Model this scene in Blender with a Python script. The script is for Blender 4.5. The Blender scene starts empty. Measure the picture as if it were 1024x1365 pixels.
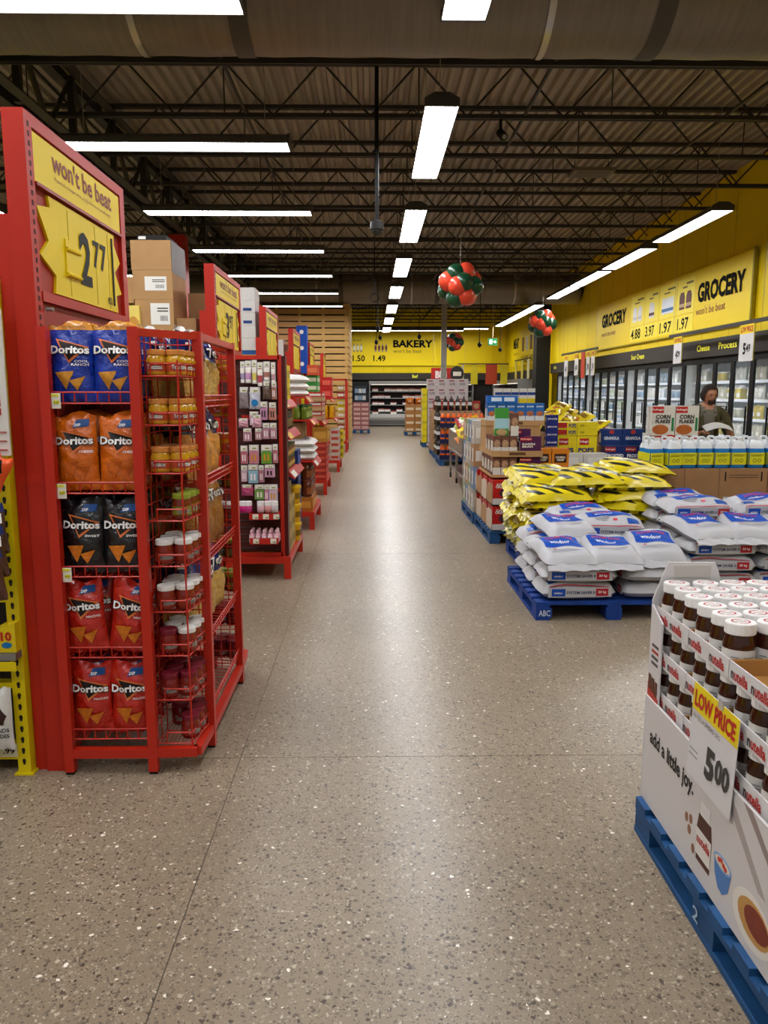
import bpy, bmesh, math, random
from mathutils import Matrix, Vector
RN = random.Random(11)
SC = bpy.context.scene
COL = SC.collection
pi = math.pi
# ---------------- camera, world, exposure ----------------
cam_d = bpy.data.cameras.new('camera')
cam = bpy.data.objects.new('camera', cam_d)
COL.objects.link(cam)
cam_d.sensor_fit = 'VERTICAL'
cam_d.sensor_height = 24.0
cam_d.lens = 1025 / 1365 * 24.0
cam_d.clip_start = 0.05
cam_d.clip_end = 200
cam.location = (0, 0, 1.65)
cam.rotation_euler = (math.radians(90 - 8.845), 0, math.radians(-0.95))
SC.camera = cam
w = bpy.data.worlds.new('store')
SC.world = w
w.use_nodes = True
w.node_tree.nodes['Background'].inputs[0].default_value = (1.0, 0.98, 0.95, 1)
w.node_tree.nodes['Background'].inputs[1].default_value = 0.32
SC.view_settings.view_transform = 'Standard'
SC.view_settings.look = 'None'
SC.view_settings.exposure = 0.0
SC.view_settings.gamma = 1.0
SC.view_settings.use_curve_mapping = False
LAMP = 29.5   # radiance of the tube lenses of the ceiling fixtures

# ---------------- materials ----------------
def lin(h):
    h = h.lstrip('#')
    out = []
    for i in (0, 2, 4):
        c = int(h[i:i + 2], 16) / 255
        out.append(c / 12.92 if c <= 0.04045 else ((c + 0.055) / 1.055) ** 2.4)
    return out
MC = {}
def M(h, rough=0.5, metal=0.0, emit=0.0, var=0.0, scale=12.0, bump=0.0, spec=0.3, alpha=1.0, trans=0.0, coat=0.0, stretch=None):
    key = (h, rough, metal, emit, var, scale, bump, spec, alpha, trans, coat, stretch)
    if key in MC: return MC[key]
    m = bpy.data.materials.new('paint_' + h.strip('#'))
    m.use_nodes = True
    nt = m.node_tree
    b = nt.nodes['Principled BSDF']
    c = lin(h) + [1]
    b.inputs['Base Color'].default_value = c
    b.inputs['Roughness'].default_value = rough
    b.inputs['Metallic'].default_value = metal
    b.inputs['Specular IOR Level'].default_value = spec
    b.inputs['Alpha'].default_value = alpha
    b.inputs['Transmission Weight'].default_value = trans
    b.inputs['Coat Weight'].default_value = coat
    if emit:
        b.inputs['Emission Color'].default_value = c
        b.inputs['Emission Strength'].default_value = emit
    if var or bump:
        tc = nt.nodes.new('ShaderNodeTexCoord')
        n = nt.nodes.new('ShaderNodeTexNoise')
        n.inputs['Scale'].default_value = scale
        n.inputs['Detail'].default_value = 5
        src = tc.outputs['Object']
        if stretch:
            mp = nt.nodes.new('ShaderNodeMapping')
            mp.inputs['Scale'].default_value = stretch
            nt.links.new(src, mp.inputs[0]); src = mp.outputs[0]
        nt.links.new(src, n.inputs['Vector'])
        if var:
            r = nt.nodes.new('ShaderNodeMapRange')
            r.inputs[1].default_value = 0.3; r.inputs[2].default_value = 0.7
            r.inputs[3].default_value = 1 - var; r.inputs[4].default_value = 1 + var * 0.6
            nt.links.new(n.outputs[0], r.inputs[0])
            x = nt.nodes.new('ShaderNodeMix'); x.data_type = 'RGBA'; x.blend_type = 'MULTIPLY'
            x.inputs[0].default_value = 1.0
            x.inputs[6].default_value = c
            nt.links.new(r.outputs[0], x.inputs[7])
            nt.links.new(x.outputs[2], b.inputs['Base Color'])
        if bump:
            bp = nt.nodes.new('ShaderNodeBump')
            bp.inputs['Strength'].default_value = bump
            bp.inputs['Distance'].default_value = 0.02
            nt.links.new(n.outputs[0], bp.inputs['Height'])
            nt.links.new(bp.outputs[0], b.inputs['Normal'])
    MC[key] = m
    return m
def nodes_mat(name):
    m = bpy.data.materials.new(name); m.use_nodes = True
    return m, m.node_tree, m.node_tree.nodes['Principled BSDF']

def floor_mat():
    m, nt, b = nodes_mat('polished_aggregate_concrete')
    N = nt.nodes.new; L = nt.links.new
    g = N('ShaderNodeNewGeometry')
    def vor(scale, off):
        mp = N('ShaderNodeMapping'); mp.inputs['Location'].default_value = (off, off * 2, 0)
        L(g.outputs['Position'], mp.inputs[0])
        wn = N('ShaderNodeTexNoise'); wn.inputs['Scale'].default_value = scale * 1.3; wn.inputs['Detail'].default_value = 1
        L(mp.outputs[0], wn.inputs['Vector'])
        ad = N('ShaderNodeMix'); ad.data_type = 'RGBA'; ad.blend_type = 'LINEAR_LIGHT'; ad.inputs[0].default_value = 0.5 / scale
        L(mp.outputs[0], ad.inputs[6]); L(wn.outputs['Color'], ad.inputs[7])
        v = N('ShaderNodeTexVoronoi'); v.inputs['Scale'].default_value = scale
        L(ad.outputs[2], v.inputs['Vector'])
        sp = N('ShaderNodeSeparateColor'); L(v.outputs['Color'], sp.inputs[0])
        return v, sp
    def ramp(src, stops, interp='CONSTANT'):
        r = N('ShaderNodeValToRGB'); r.color_ramp.interpolation = interp
        e = r.color_ramp.elements
        while len(e) < len(stops): e.new(0.5)
        for i, (p, h) in enumerate(stops):
            e[i].position = p; e[i].color = lin(h) + [1]
        L(src, r.inputs[0]); return r
    def mask(v, sp, lo, hi):
        th = N('ShaderNodeMapRange'); th.inputs[3].default_value = lo; th.inputs[4].default_value = hi
        L(sp.outputs[1], th.inputs[0])
        d = N('ShaderNodeMath'); d.operation = 'SUBTRACT'; L(th.outputs[0], d.inputs[0]); L(v.outputs['Distance'], d.inputs[1])
        k = N('ShaderNodeMath'); k.operation = 'MULTIPLY'; k.use_clamp = True; k.inputs[1].default_value = 14
        L(d.outputs[0], k.inputs[0]); return k
    big = N('ShaderNodeTexNoise'); big.inputs['Scale'].default_value = 0.8; big.inputs['Detail'].default_value = 4
    L(g.outputs['Position'], big.inputs['Vector'])
    base = ramp(big.outputs[0], [(0.3, '#7f705d'), (0.7, '#8f7f6a')], 'LINEAR')
    col = base.outputs[0]
    for sc, off, lo, hi, stops in ((135, 3.1, 0.0, 0.55, [(0, '#544a41'), (0.35, '#9a8d7b'), (0.62, '#6b5f53'), (0.88, '#b8ab97')]),
                                   (66, 0.0, -0.02, 0.56, [(0, '#4a3e34'), (0.22, '#625447'), (0.48, '#9b8d79'), (0.70, '#6f6254'), (0.88, '#b3a58f'), (0.972, '#e6decf')])):
        v, sp = vor(sc, off)
        k = mask(v, sp, lo, hi)
        rc = ramp(sp.outputs[0], stops)
        mx = N('ShaderNodeMix'); mx.data_type = 'RGBA'
        L(k.outputs[0], mx.inputs[0]); L(col, mx.inputs[6]); L(rc.outputs[0], mx.inputs[7])
        col = mx.outputs[2]
    L(col, b.inputs['Base Color'])
    b.inputs['Roughness'].default_value = 0.315
    b.inputs['Specular IOR Level'].default_value = 0.42
    return m
def stripe_mat(name, a, bcol, freq, slant, lo=0.5):
    m, nt, b = nodes_mat(name)
    N = nt.nodes.new; L = nt.links.new
    tc = N('ShaderNodeTexCoord'); sx = N('ShaderNodeSeparateXYZ'); L(tc.outputs['Object'], sx.inputs[0])
    t = N('ShaderNodeMath'); t.operation = 'MULTIPLY_ADD'; t.inputs[1].default_value = slant
    zz = N('ShaderNodeMath'); zz.operation = 'MULTIPLY_ADD'; zz.inputs[1].default_value = 1.0; L(sx.outputs[2], zz.inputs[0]); L(sx.outputs[0], zz.inputs[2])
    L(sx.outputs[1], t.inputs[0]); L(zz.outputs[0], t.inputs[2])
    f = N('ShaderNodeMath'); f.operation = 'MULTIPLY'; f.inputs[1].default_value = freq; L(t.outputs[0], f.inputs[0])
    fr = N('ShaderNodeMath'); fr.operation = 'FRACT'; L(f.outputs[0], fr.inputs[0])
    g = N('ShaderNodeMath'); g.operation = 'GREATER_THAN'; g.inputs[1].default_value = lo; L(fr.outputs[0], g.inputs[0])
    mx = N('ShaderNodeMix'); mx.data_type = 'RGBA'; L(g.outputs[0], mx.inputs[0])
    mx.inputs[6].default_value = lin(a) + [1]; mx.inputs[7].default_value = lin(bcol) + [1]
    L(mx.outputs[2], b.inputs['Base Color']); b.inputs['Roughness'].default_value = 0.33
    return m

# ---------------- mesh building ----------------
class MB:
    def __init__(s): s.v = []; s.f = []; s.m = []
    def add(s, vs, fs, m=0):
        n = len(s.v); s.v += [tuple(q) for q in vs]
        for i, f in enumerate(fs):
            s.f.append(tuple(n + k for k in f)); s.m.append(m[i] if isinstance(m, (list, tuple)) else m)
        return s
    def box(s, x0, x1, y0, y1, z0, z1, m=0):
        # face order: bottom, top, front(-y), right(+x), back(+y), left(-x)
        return s.add([(x0, y0, z0), (x1, y0, z0), (x1, y1, z0), (x0, y1, z0), (x0, y0, z1), (x1, y0, z1), (x1, y1, z1), (x0, y1, z1)],
              [(3, 2, 1, 0), (4, 5, 6, 7), (0, 1, 5, 4), (1, 2, 6, 5), (2, 3, 7, 6), (3, 0, 4, 7)], m)
    def cyl(s, p, q, r, n=6, m=0, r2=None):
        p = Vector(p); q = Vector(q); d = (q - p).normalized()
        a = d.orthogonal().normalized(); b = d.cross(a)
        r2 = r if r2 is None else r2
        vs = []
        for c, rr in ((p, r), (q, r2)):
            for i in range(n):
                t = 2 * pi * (i + .5) / n
                vs.append(c + a * (rr * math.cos(t)) + b * (rr * math.sin(t)))
        fs = [(i, (i + 1) % n, n + (i + 1) % n, n + i) for i in range(n)]
        fs += [tuple(range(n))[::-1], tuple(range(n, 2 * n))]
        return s.add(vs, fs, m)
    def path(s, pts, r, n=5, m=0):
        for a, b in zip(pts, pts[1:]): s.cyl(a, b, r, n, m)
        return s
    def lathe(s, prof, n=14, ms=0, sx=1, sy=1, c=(0, 0)):
        # ms: a material per profile span, or one; a callable (span, segment) gives a material
        vs = []; fs = []; mm = []
        for r, z in prof:
            for i in range(n):
                t = 2 * pi * i / n
                vs.append((c[0] + r * sx * math.cos(t), c[1] + r * sy * math.sin(t), z))
        for j in range(len(prof) - 1):
            for i in range(n):
                fs.append((j * n + i, j * n + (i + 1) % n, (j + 1) * n + (i + 1) % n, (j + 1) * n + i))
                mm.append(ms(j, i) if callable(ms) else ms[j] if isinstance(ms, (list, tuple)) else ms)
        fs.append(tuple(range(n))[::-1]); mm.append(mm[0])
        k = (len(prof) - 1) * n
        fs.append(tuple(range(k, k + n))); mm.append(mm[-1])
        return s.add(vs, fs, mm)
    def prism(s, pts, y0, y1, m=0, ax='y'):
        # outline pts (a, b) drawn in x-z (ax y), y-z (ax x) or x-y (ax z), extruded from y0 to y1
        n = len(pts)
        def P(a, b, t): return (a, t, b) if ax == 'y' else (t, a, b) if ax == 'x' else (a, b, t)
        vs = [P(a, b, y0) for a, b in pts] + [P(a, b, y1) for a, b in pts]
        fs = [tuple(range(n)), tuple(range(n, 2 * n))[::-1]] + [(i, n + i, n + (i + 1) % n, (i + 1) % n) for i in range(n)]
        return s.add(vs, fs, m)
    def grid(s, fn, nu, nv, m=0, wrap=False):
        vs = [fn(i / nu, j / nv) for j in range(nv + 1) for i in range(nu + 1)]
        fs = []; mm = []
        for j in range(nv):
            for i in range(nu):
                a = j * (nu + 1) + i
                fs.append((a, a + 1, a + nu + 2, a + nu + 1))
                mm.append(m((i + .5) / nu, (j + .5) / nv) if callable(m) else m)
        return s.add(vs, fs, mm)
    def mesh(s, name, mats, smooth=False):
        me = bpy.data.meshes.new(name)
        me.from_pydata(s.v, [], s.f)
        for x in (mats if isinstance(mats, (list, tuple)) else [mats]): me.materials.append(x)
        if any(s.m): me.polygons.foreach_set('material_index', s.m)
        if smooth: me.polygons.foreach_set('use_smooth', [True] * len(s.f))
        me.update()
        return me
    def build(s, name, mats, parent=None, loc=(0, 0, 0), rz=0, smooth=False):
        return put(name, s.mesh(name, mats, smooth), parent, loc, rz)
def put(name, me, parent=None, loc=(0, 0, 0), rz=0, rot=None, scale=None):
    o = bpy.data.objects.new(name, me)
    COL.objects.link(o)
    o.location = loc
    o.rotation_euler = rot if rot else (0, 0, rz)
    if scale: o.scale = scale
    if parent: o.parent = parent
    return o
def tag(o, label, cat, group=None):
    o['label'] = label; o['category'] = cat
    if group: o['group'] = group
    return o
def thing(name, label, cat, loc=(0, 0, 0), rz=0, group=None, rot=None):
    return tag(put(name, None, None, loc, rz, rot), label, cat, group)
def struct(o): o['kind'] = 'structure'; return o
def stuff(o): o['kind'] = 'stuff'; return o
KIDS = {}
def dup(root, loc, rz=0, label=None, group=None, rot=None, scale=None):
    r = root.copy(); COL.objects.link(r)
    r.location = loc; r.rotation_euler = rot if rot else (0, 0, rz)
    if scale: r.scale = scale
    if label: r['label'] = label
    if group: r['group'] = group
    kids = KIDS.get(root.name)
    if kids is None:
        kids = [(c, list(c.children)) for c in root.children]; KIDS[root.name] = kids
    for ch, gs in kids:
        c = ch.copy(); COL.objects.link(c); c.parent = r
        for g in gs:
            d = g.copy(); COL.objects.link(d); d.parent = c
    return r
class Proto:
    """first use moves the thing itself, later uses copy it"""
    def __init__(s, root): s.r = root; s.used = False
    def at(s, loc, rz=0, label=None, group=None, rot=None, scale=None):
        if s.used: return dup(s.r, loc, rz, label, group, rot, scale)
        s.used = True; r = s.r
        KIDS[r.name] = [(c, list(c.children)) for c in r.children]
        r.location = loc; r.rotation_euler = rot if rot else (0, 0, rz)
        if scale: r.scale = scale
        if label: r['label'] = label
        if group: r['group'] = group
        return r
# ---------------- lettering ----------------
TX = {}
def raw(s, b):
    if (s, b) not in TX:
        cu = bpy.data.curves.new('t', 'FONT'); cu.body = s; cu.size = 1; cu.offset = b; cu.resolution_u = 2
        o = bpy.data.objects.new('t', cu)
        me = bpy.data.meshes.new_from_object(o)
        vs = [v.co.copy() for v in me.vertices]; fs = [tuple(p.vertices) for p in me.polygons]
        xs = [v.x for v in vs]; ys = [v.y for v in vs]
        x0, x1, y0, y1 = min(xs), max(xs), min(ys), max(ys)
        TX[(s, b)] = ([((v.x - x0) / (x1 - x0), (v.y - y0) / (y1 - y0)) for v in vs], fs)
        bpy.data.objects.remove(o); bpy.data.meshes.remove(me); bpy.data.curves.remove(cu)
    return TX[(s, b)]
def plane(o, U, V):
    o = Vector(o); U = Vector(U); V = Vector(V)
    return lambda a, b: o + U * a + V * b
def text(parent, s, fn, mat, b=0.02, name='lettering'):
    vs, fs = raw(s, b)
    return MB().add([fn(a, c) for a, c in vs], fs).build(name, mat, parent)
def quad(fn, a0, a1, b0, b1, n=1, k=1):
    return MB().grid(lambda u, v: fn(a0 + (a1 - a0) * u, b0 + (b1 - b0) * v), n, k)
ORD = ['first', 'second', 'third', 'fourth', 'fifth', 'sixth', 'seventh', 'eighth', 'ninth', 'tenth', 'eleventh', 'twelfth', 'thirteenth', 'fourteenth', 'fifteenth', 'sixteenth', 'seventeenth', 'eighteenth', 'nineteenth', 'twentieth']
# shared colours
RED = M('#b02310', 0.45, var=0.08, scale=3)
REDP = M('#9c2a18', 0.5, var=0.06, scale=3)
YEL = M('#eed000', 0.5)
YWALL = M('#e6c800', 0.6, var=0.03, scale=1.5)
BLK = M('#0e0d0d', 0.55, spec=.2)
INK = M('#131211', 0.8, spec=.1)
WHT = M('#e9e7e2', 0.5)
STEEL = M('#34302d', 0.55, var=0.15, scale=4)
KRAFT = M('#b28a5c', 0.75, var=0.1, scale=5)
KRAFT2 = M('#9c764e', 0.8, var=0.08, scale=5)
GREY = M('#8d8a84', 0.45, metal=0.3)
INOX = M('#a7a39b', 0.3, metal=0.9, var=0.1, scale=6)
DRED = M('#b0241c', 0.45)
# ---------------- floor ----------------
FL = floor_mat()
fl = struct(MB().box(-10, 9, -4, 39.5, -0.3, -0.004).build('floor', M('#62574a', 0.8)))
xs = [-10, -5.1, -0.6, 3.9, 9]
ys = [-4, -1.2, 3.31, 7.8, 12.3, 16.8, 21.3, 25.8, 30.3, 34.8, 39.5]
for i in range(4):
    for j in range(10):
        MB().box(xs[i] + .002, xs[i + 1] - .002, ys[j] + .002, ys[j + 1] - .002, -0.004, 0).build('slab', FL, fl)
# ---------------- ceiling: ribbed deck, joists, girder ----------------
DECK = M('#a59a8c', 0.5, metal=0.25, var=0.12, scale=2.0, stretch=(3, .4, 1))
mb = MB(); prof = []
x = -10.0
while x < 8.9:
    prof += [(x, 5.72), (x + .06, 5.72), (x + .085, 5.78), (x + .135, 5.78), (x + .16, 5.72)]
    x += .16
n = len(prof)
mb.add([(a, -4, b) for a, b in prof] + [(a, 39.5, b) for a, b in prof], [(i, i + 1, n + i + 1, n + i) for i in range(n - 1)])
mb.box(-10, 9, -4, 39.5, 5.80, 5.95)
ceil = struct(mb.build('ceiling', DECK))
mb = MB()
X0, X1 = -9.9, 6.75
for zc in (5.0, 5.64):
    for dy in (-.045, .012): mb.box(X0, X1, dy, dy + .033, zc, zc + .05)
k = 0; x = X0 + .3
while x < X1 - .6:
    mb.cyl((x, 0, 5.03), (x + .6, 0, 5.66), .014, 5); mb.cyl((x + .6, 0, 5.66), (x + 1.2, 0, 5.03), .014, 5)
    if k % 2 == 0: mb.cyl((x + .6, 0, 5.03), (x + .6, 0, 5.66), .009, 4)
    x += 1.2; k += 1
jm = mb.mesh('joist', STEEL)
y = -3.98
while y < 38.5:
    put('joist', jm, ceil, (0, y, 0)); y += 1.572
mb = MB()
gx = -3.8
for zc, hh in ((4.72, .1), (5.56, .1)):
    for dx in (-.2, .06): 
        mb.box(gx + dx, gx + dx + .14, -4, 38.5, zc, zc + .016); mb.box(gx + (dx + .13 if dx < 0 else dx), gx + (dx + .14 if dx < 0 else dx + .01), -4, 38.5, zc, zc + hh)
y = -3.6
while y < 38:
    mb.box(gx - .04, gx + .04, y - .04, y + .04, 4.74, 5.6)
    mb.cyl((gx, y, 5.58), (gx, y + .78, 4.76), .035, 4); mb.cyl((gx, y + .78, 4.76), (gx, y + 1.57, 5.58), .035, 4)
    y += 1.57
mb.build('girder', STEEL, ceil)
# cross bridging angles running along the deck
mb = MB()
for bx in (-1.55, 1.9, 4.4): mb.box(bx, bx + .03, -4, 38.4, 5.03, 5.06)
mb.build('bridging', STEEL, ceil)
# ---------------- ducts ----------------
DUCT = M('#7d7468', 0.42, metal=0.55, var=0.12, scale=3, stretch=(9, .6, .6), bump=0.15)
def duct(yc, zc, r, label):
    d = thing('air_duct', label, 'duct', (0, yc, zc))
    mb = MB(); n = 40; L0, L1 = -9.8, 6.7; vs = []
    N = 60
    for i in range(N + 1):
        xx = L0 + (L1 - L0) * i / N
        rr = r + (.006 if i % 2 else 0)
        vs += [(xx, rr * math.cos(2 * pi * k / n), rr * math.sin(2 * pi * k / n)) for k in range(n)]
    mb.add(vs, [(i * n + k, i * n + (k + 1) % n, (i + 1) * n + (k + 1) % n, (i + 1) * n + k) for i in range(N) for k in range(n)])
    mb.build('duct_shell', DUCT, d, smooth=True)
    for xx, mt in ((-1.72, M('#b9b3a8', 0.3, metal=0.8)), (1.3, M('#b9b3a8', 0.3, metal=0.8)), (-.95, M('#4a443d', .5)), (2.12, M('#4a443d', .5)), (4.6, M('#b9b3a8', 0.3, metal=0.8)), (-5.2, M('#b9b3a8', 0.3, metal=0.8))):
        mb = MB(); wv = .025 if mt.name.endswith('b9b3a8') else .07
        vs = [(xx + e, (r + .012) * math.cos(2 * pi * k / n), (r + .012) * math.sin(2 * pi * k / n)) for e in (-wv, wv) for k in range(n)]
        mb.add(vs, [(k, (k + 1) % n, n + (k + 1) % n, n + k) for k in range(n)])
        mb.build('seam_band', mt, d, smooth=True)
    for xx in (-6, -2.6, 0.6, 3.8):
        mb = MB(); mb.box(xx, xx + .03, -.01, .01, r, 5.7 - zc); mb.build('hanger', STEEL, d)
duct(6.3, 4.7, .5, 'wide round spiral air duct crossing the ceiling nearest the camera')
duct(25.6, 4.95, .47, 'distant round air duct crossing the ceiling above the wooden slat wall')
# ---------------- walls ----------------
wr = struct(MB().box(6.8, 6.95, -4, 31.2, 2.68, 5.75).box(6.8, 6.95, 31.2, 38.9, 2.6, 5.75).box(7.7, 7.8, -4, 38.9, 0, 2.7).build('wall_right', YWALL))
seam = M('#bda900', .7)
for yy in [12.4 + 1.22 * i for i in range(14)]:
    MB().box(6.797, 6.8, yy, yy + .012, 2.72, 5.7).build('panel_joint', seam, wr)
wb = struct(MB().box(-10, 7.6, 38.9, 39.05, 2.6, 5.75).build('wall_back', YWALL))
for xx in [-0.6 + 1.22 * i for i in range(7)]:
    MB().box(xx, xx + .012, 38.896, 38.9, 2.6, 5.7).build('panel_joint', seam, wb)
struct(MB().box(-10, 7.6, 39.05, 39.2, 0, 2.7).build('wall_back_lower', M('#2b2826', .7)))
struct(MB().box(-10.15, -10, -4, 39.2, 0, 5.75).build('wall_left', M('#c9b23a', .7)))
BAND = M('#35302a', 0.55)
t1 = struct(MB().box(6.72, 6.95, 4, 29.2, 2.35, 2.7).build('trim_1', BAND))
t2 = struct(MB().box(-10, 7.0, 38.75, 38.9, 2.27, 2.6).build('trim_2', BAND))
t3 = struct(MB().box(6.70, 6.95, 31.9, 38.75, 2.27, 2.6).build('trim_3', BAND))
def wall_r(yc_left, yc_right, z0, z1, xx=6.77):
    # lettering frame on the right wall: reads towards smaller y
    return plane((xx, yc_left, z0), (0, yc_right - yc_left, 0), (0, 0, z1 - z0))
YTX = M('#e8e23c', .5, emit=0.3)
for s, a, b in (('Sour Cream', 20.1, 19.15), ('Cheese', 16.05, 15.45), ('Process', 15.05, 14.3), ('Soy', 28.6, 28.2)):
    text(t1, s, wall_r(a, b, 2.47, 2.60, 6.712), YTX, .015)
text(t2, 'Beef', plane((2.05, 38.74, 2.36), (.27, 0, 0), (0, 0, .16)), YTX, .015)
# black pilaster between the two stretches of the right wall
pil = struct(MB().box(6.2, 6.8, 29.3, 29.9, 0, 5.7).build('trim_4', M('#15130f', .6)))
MB().box(6.72, 6.8, 29.2, 29.3, 0, 5.6).build('edge_strip', YWALL, pil)
MB().box(6.45, 6.8, 29.9, 31.0, 0, 5.7).build('return_panel', M('#15130f', .6), pil)
# red column carrying the girder, grey column near the back
def column(name, xx, yy, wd, mt, label):
    c = thing(name, label, 'column', (xx, yy, 0))
    h = 4.72 if mt is RED else 5.0
    MB().box(-wd / 2, wd / 2, -wd / 2, wd / 2, 0, h).build('shaft', mt, c)
    MB().box(-wd * .8, wd * .8, -wd * .8, wd * .8, 0, .02).build('base_plate', STEEL, c)
    MB().box(-wd * .7, wd * .7, -wd * .7, wd * .7, h - .02, h).build('cap_plate', STEEL, c)
column('steel_column', -3.8, 15.9, .3, RED, 'red square steel column rising behind the stacked cardboard boxes')
column('steel_column', 2.79, 30.0, .2, M('#8f8a82', .5), 'grey square steel column in front of the bakery wall')
# ---------------- light fixtures ----------------
HOUS = M('#57524c', .5, metal=.3)
LENS = M('#fbfcff', .4, emit=LAMP)
CAB = M('#9a958c', .4, metal=.5)
def fixture_proto():
    f = thing('ceiling_light', 'x', 'ceiling light', group='ceiling lights')
    mb = MB()
    mb.prism([(-.16, .0), (.16, .0), (.15, .045), (.07, .09), (-.07, .09), (-.15, .045)], -1.2, 1.2)
    for s in (-1, 1): mb.box(s * .155 - .005, s * .155 + .005, -1.2, 1.2, -.022, 0)
    mb.build('housing', HOUS, f)
    mb = MB(); mb.box(-.149, .149, -1.188, 1.188, -.012, -.001); mb.build('lens', LENS, f)
    for s in (-1, 1):
        MB().prism([(-.16, -.02), (.16, -.02), (.16, .05), (.07, .1), (-.07, .1), (-.16, .05)], 1.19 * s, 1.215 * s).build('end_cap', M('#3b3835', .5), f)
        MB().cyl((0, .95 * s, .09), (0, .95 * s, 1.45), .004, 4).build('suspension_wire', CAB, f)
    return f
FX = Proto(fixture_proto())
k = 0
for i in range(-1, 8):
    yy = 4.62 + 4.02 * i
    if yy > 34: break
    lab = 'ceiling light behind the camera over the main aisle' if i < 0 else 'lengthwise ceiling light over the main aisle, %s from the camera' % ORD[i]
    FX.at((.65, yy, 4.23), 0, lab)
for i in range(-2, 8):
    yy = 5.6 + 3.05 * i
    lab = ('crosswise ceiling light over the left shelving, %s row behind the camera' % ORD[-i - 1]) if i < 0 else 'crosswise ceiling light above the red signs, %s row from the camera' % ORD[i]
    FX.at((-2.06, yy, 4.23), pi / 2, lab)
    FX.at((-6.5, yy, 4.23), pi / 2, lab.replace('above the red signs', 'at the far left').replace('over the left shelving', 'at the far left'))
for i, yy in enumerate((2.2, 4.6, 7.0, 12.6, 15.55, 18.2, 20.75, 24.7, 27.2, 29.7)):
    FX.at((5.02, yy, 4.23), 0, 'lengthwise ceiling light along the grocery wall, %s from the camera' % ORD[i])
FX.at((.3, 33.2, 4.23), pi / 2, 'crosswise ceiling light in front of the bakery sign, left one')
FX.at((2.7, 33.2, 4.23), pi / 2, 'crosswise ceiling light in front of the bakery sign, right one')
for i, xx in enumerate((-.6, 1.85, 4.3)):  # extra fixtures added behind the visible row to brighten the back wall
    FX.at((xx, 36.8, 4.6), pi / 2, 'added crosswise ceiling light brightening the back wall, %s from the left' % ORD[i])
# ---------------- bags and jars ----------------
def bagT(w, h, d, seed=0, lump=.0):
    r = random.Random(seed)
    ph = [r.uniform(0, 6.28) for _ in range(8)]
    def t(x, z):
        a = max(0, 1 - abs(2 * x / w) ** 2.4) ** .6
        e = min(max(z / h, 0), 1)
        c = max(0, math.sin(pi * e)) ** .5
        wr = .05 * math.sin(9 * x / w + ph[0] + 4 * e) + .045 * math.sin(17 * e + ph[1] + 5 * x / w) + .05 * math.sin(23 * x / w + ph[2] + 6 * e) * (1 - c * .6) + .03 * math.sin(31 * e + 14 * x / w + ph[5])
        return d / 2 * a * c * (1 + wr * 2.1 + lump * math.sin(40 * x / w + ph[3]) * math.sin(30 * e + ph[4]))
    return t
def bag_mesh(name, w, h, d, mats, mfn, seed=0, nu=16, nv=22, crimp=.02, lump=0):
    t = bagT(w, h, d, seed, lump); r = random.Random(seed + 50); ph = r.uniform(0, 6)
    def S(sgn):
        def fn(u, v):
            z = v * h
            pin = 1 - .05 * math.sin(pi * v) + .015 * math.sin(9 * v + ph)
            x = (u - .5) * w * pin
            e = (crimp * .5 * math.sin(5.5 * u * 3.1 + ph)) * (max(0, v - .9) * 10 + max(0, .08 - v) * 8)
            zz = z + (.012 * math.sin(7 * u + ph) if v > .93 else 0)
            return (x, sgn * t((u - .5) * w, z) + e, zz)
        return fn
    mb = MB()
    mb.grid(S(-1), nu, nv, mfn)
    mb.grid(S(1), nu, nv, mfn)
    return mb.mesh(name, mats, True), t
def on(t, e=.003):
    return lambda x, z: (x, -t(x, z) - e, z)
def patch(parent, name, pts, t, mt, e=.003):
    mb = MB()
    cx = sum(p[0] for p in pts) / len(pts); cz = sum(p[1] for p in pts) / len(pts)
    f = on(t, e); P = []
    for (a, b), (c, d) in zip(pts, pts[1:] + pts[:1]):
        for k in range(4): P.append((a + (c - a) * k / 4, b + (d - b) * k / 4))
    n = len(P); vs = []
    for s in (1, .66, .33): vs += [f(cx + (x - cx) * s, cz + (z - cz) * s) for x, z in P]
    vs.append(f(cx, cz))
    fs = [(r * n + i, r * n + (i + 1) % n, (r + 1) * n + (i + 1) % n, (r + 1) * n + i) for r in (0, 1) for i in range(n)]
    fs += [(2 * n + i, 2 * n + (i + 1) % n, 3 * n) for i in range(n)]
    mb.add(vs, fs)
    return mb.build(name, mt, parent, smooth=True)
def ttext(parent, s, x0, x1, z0, z1, t, mt, b=.02, e=.006, skew=0):
    f = on(t, e)
    return text(parent, s, lambda a, c: f(x0 + (x1 - x0) * a + skew * c * (z1 - z0), z0 + (z1 - z0) * c), mt, b)
CHIP = M('#c98a2b', .7, var=.25, scale=60)
FOILW = M('#eceae6', .4)
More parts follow.
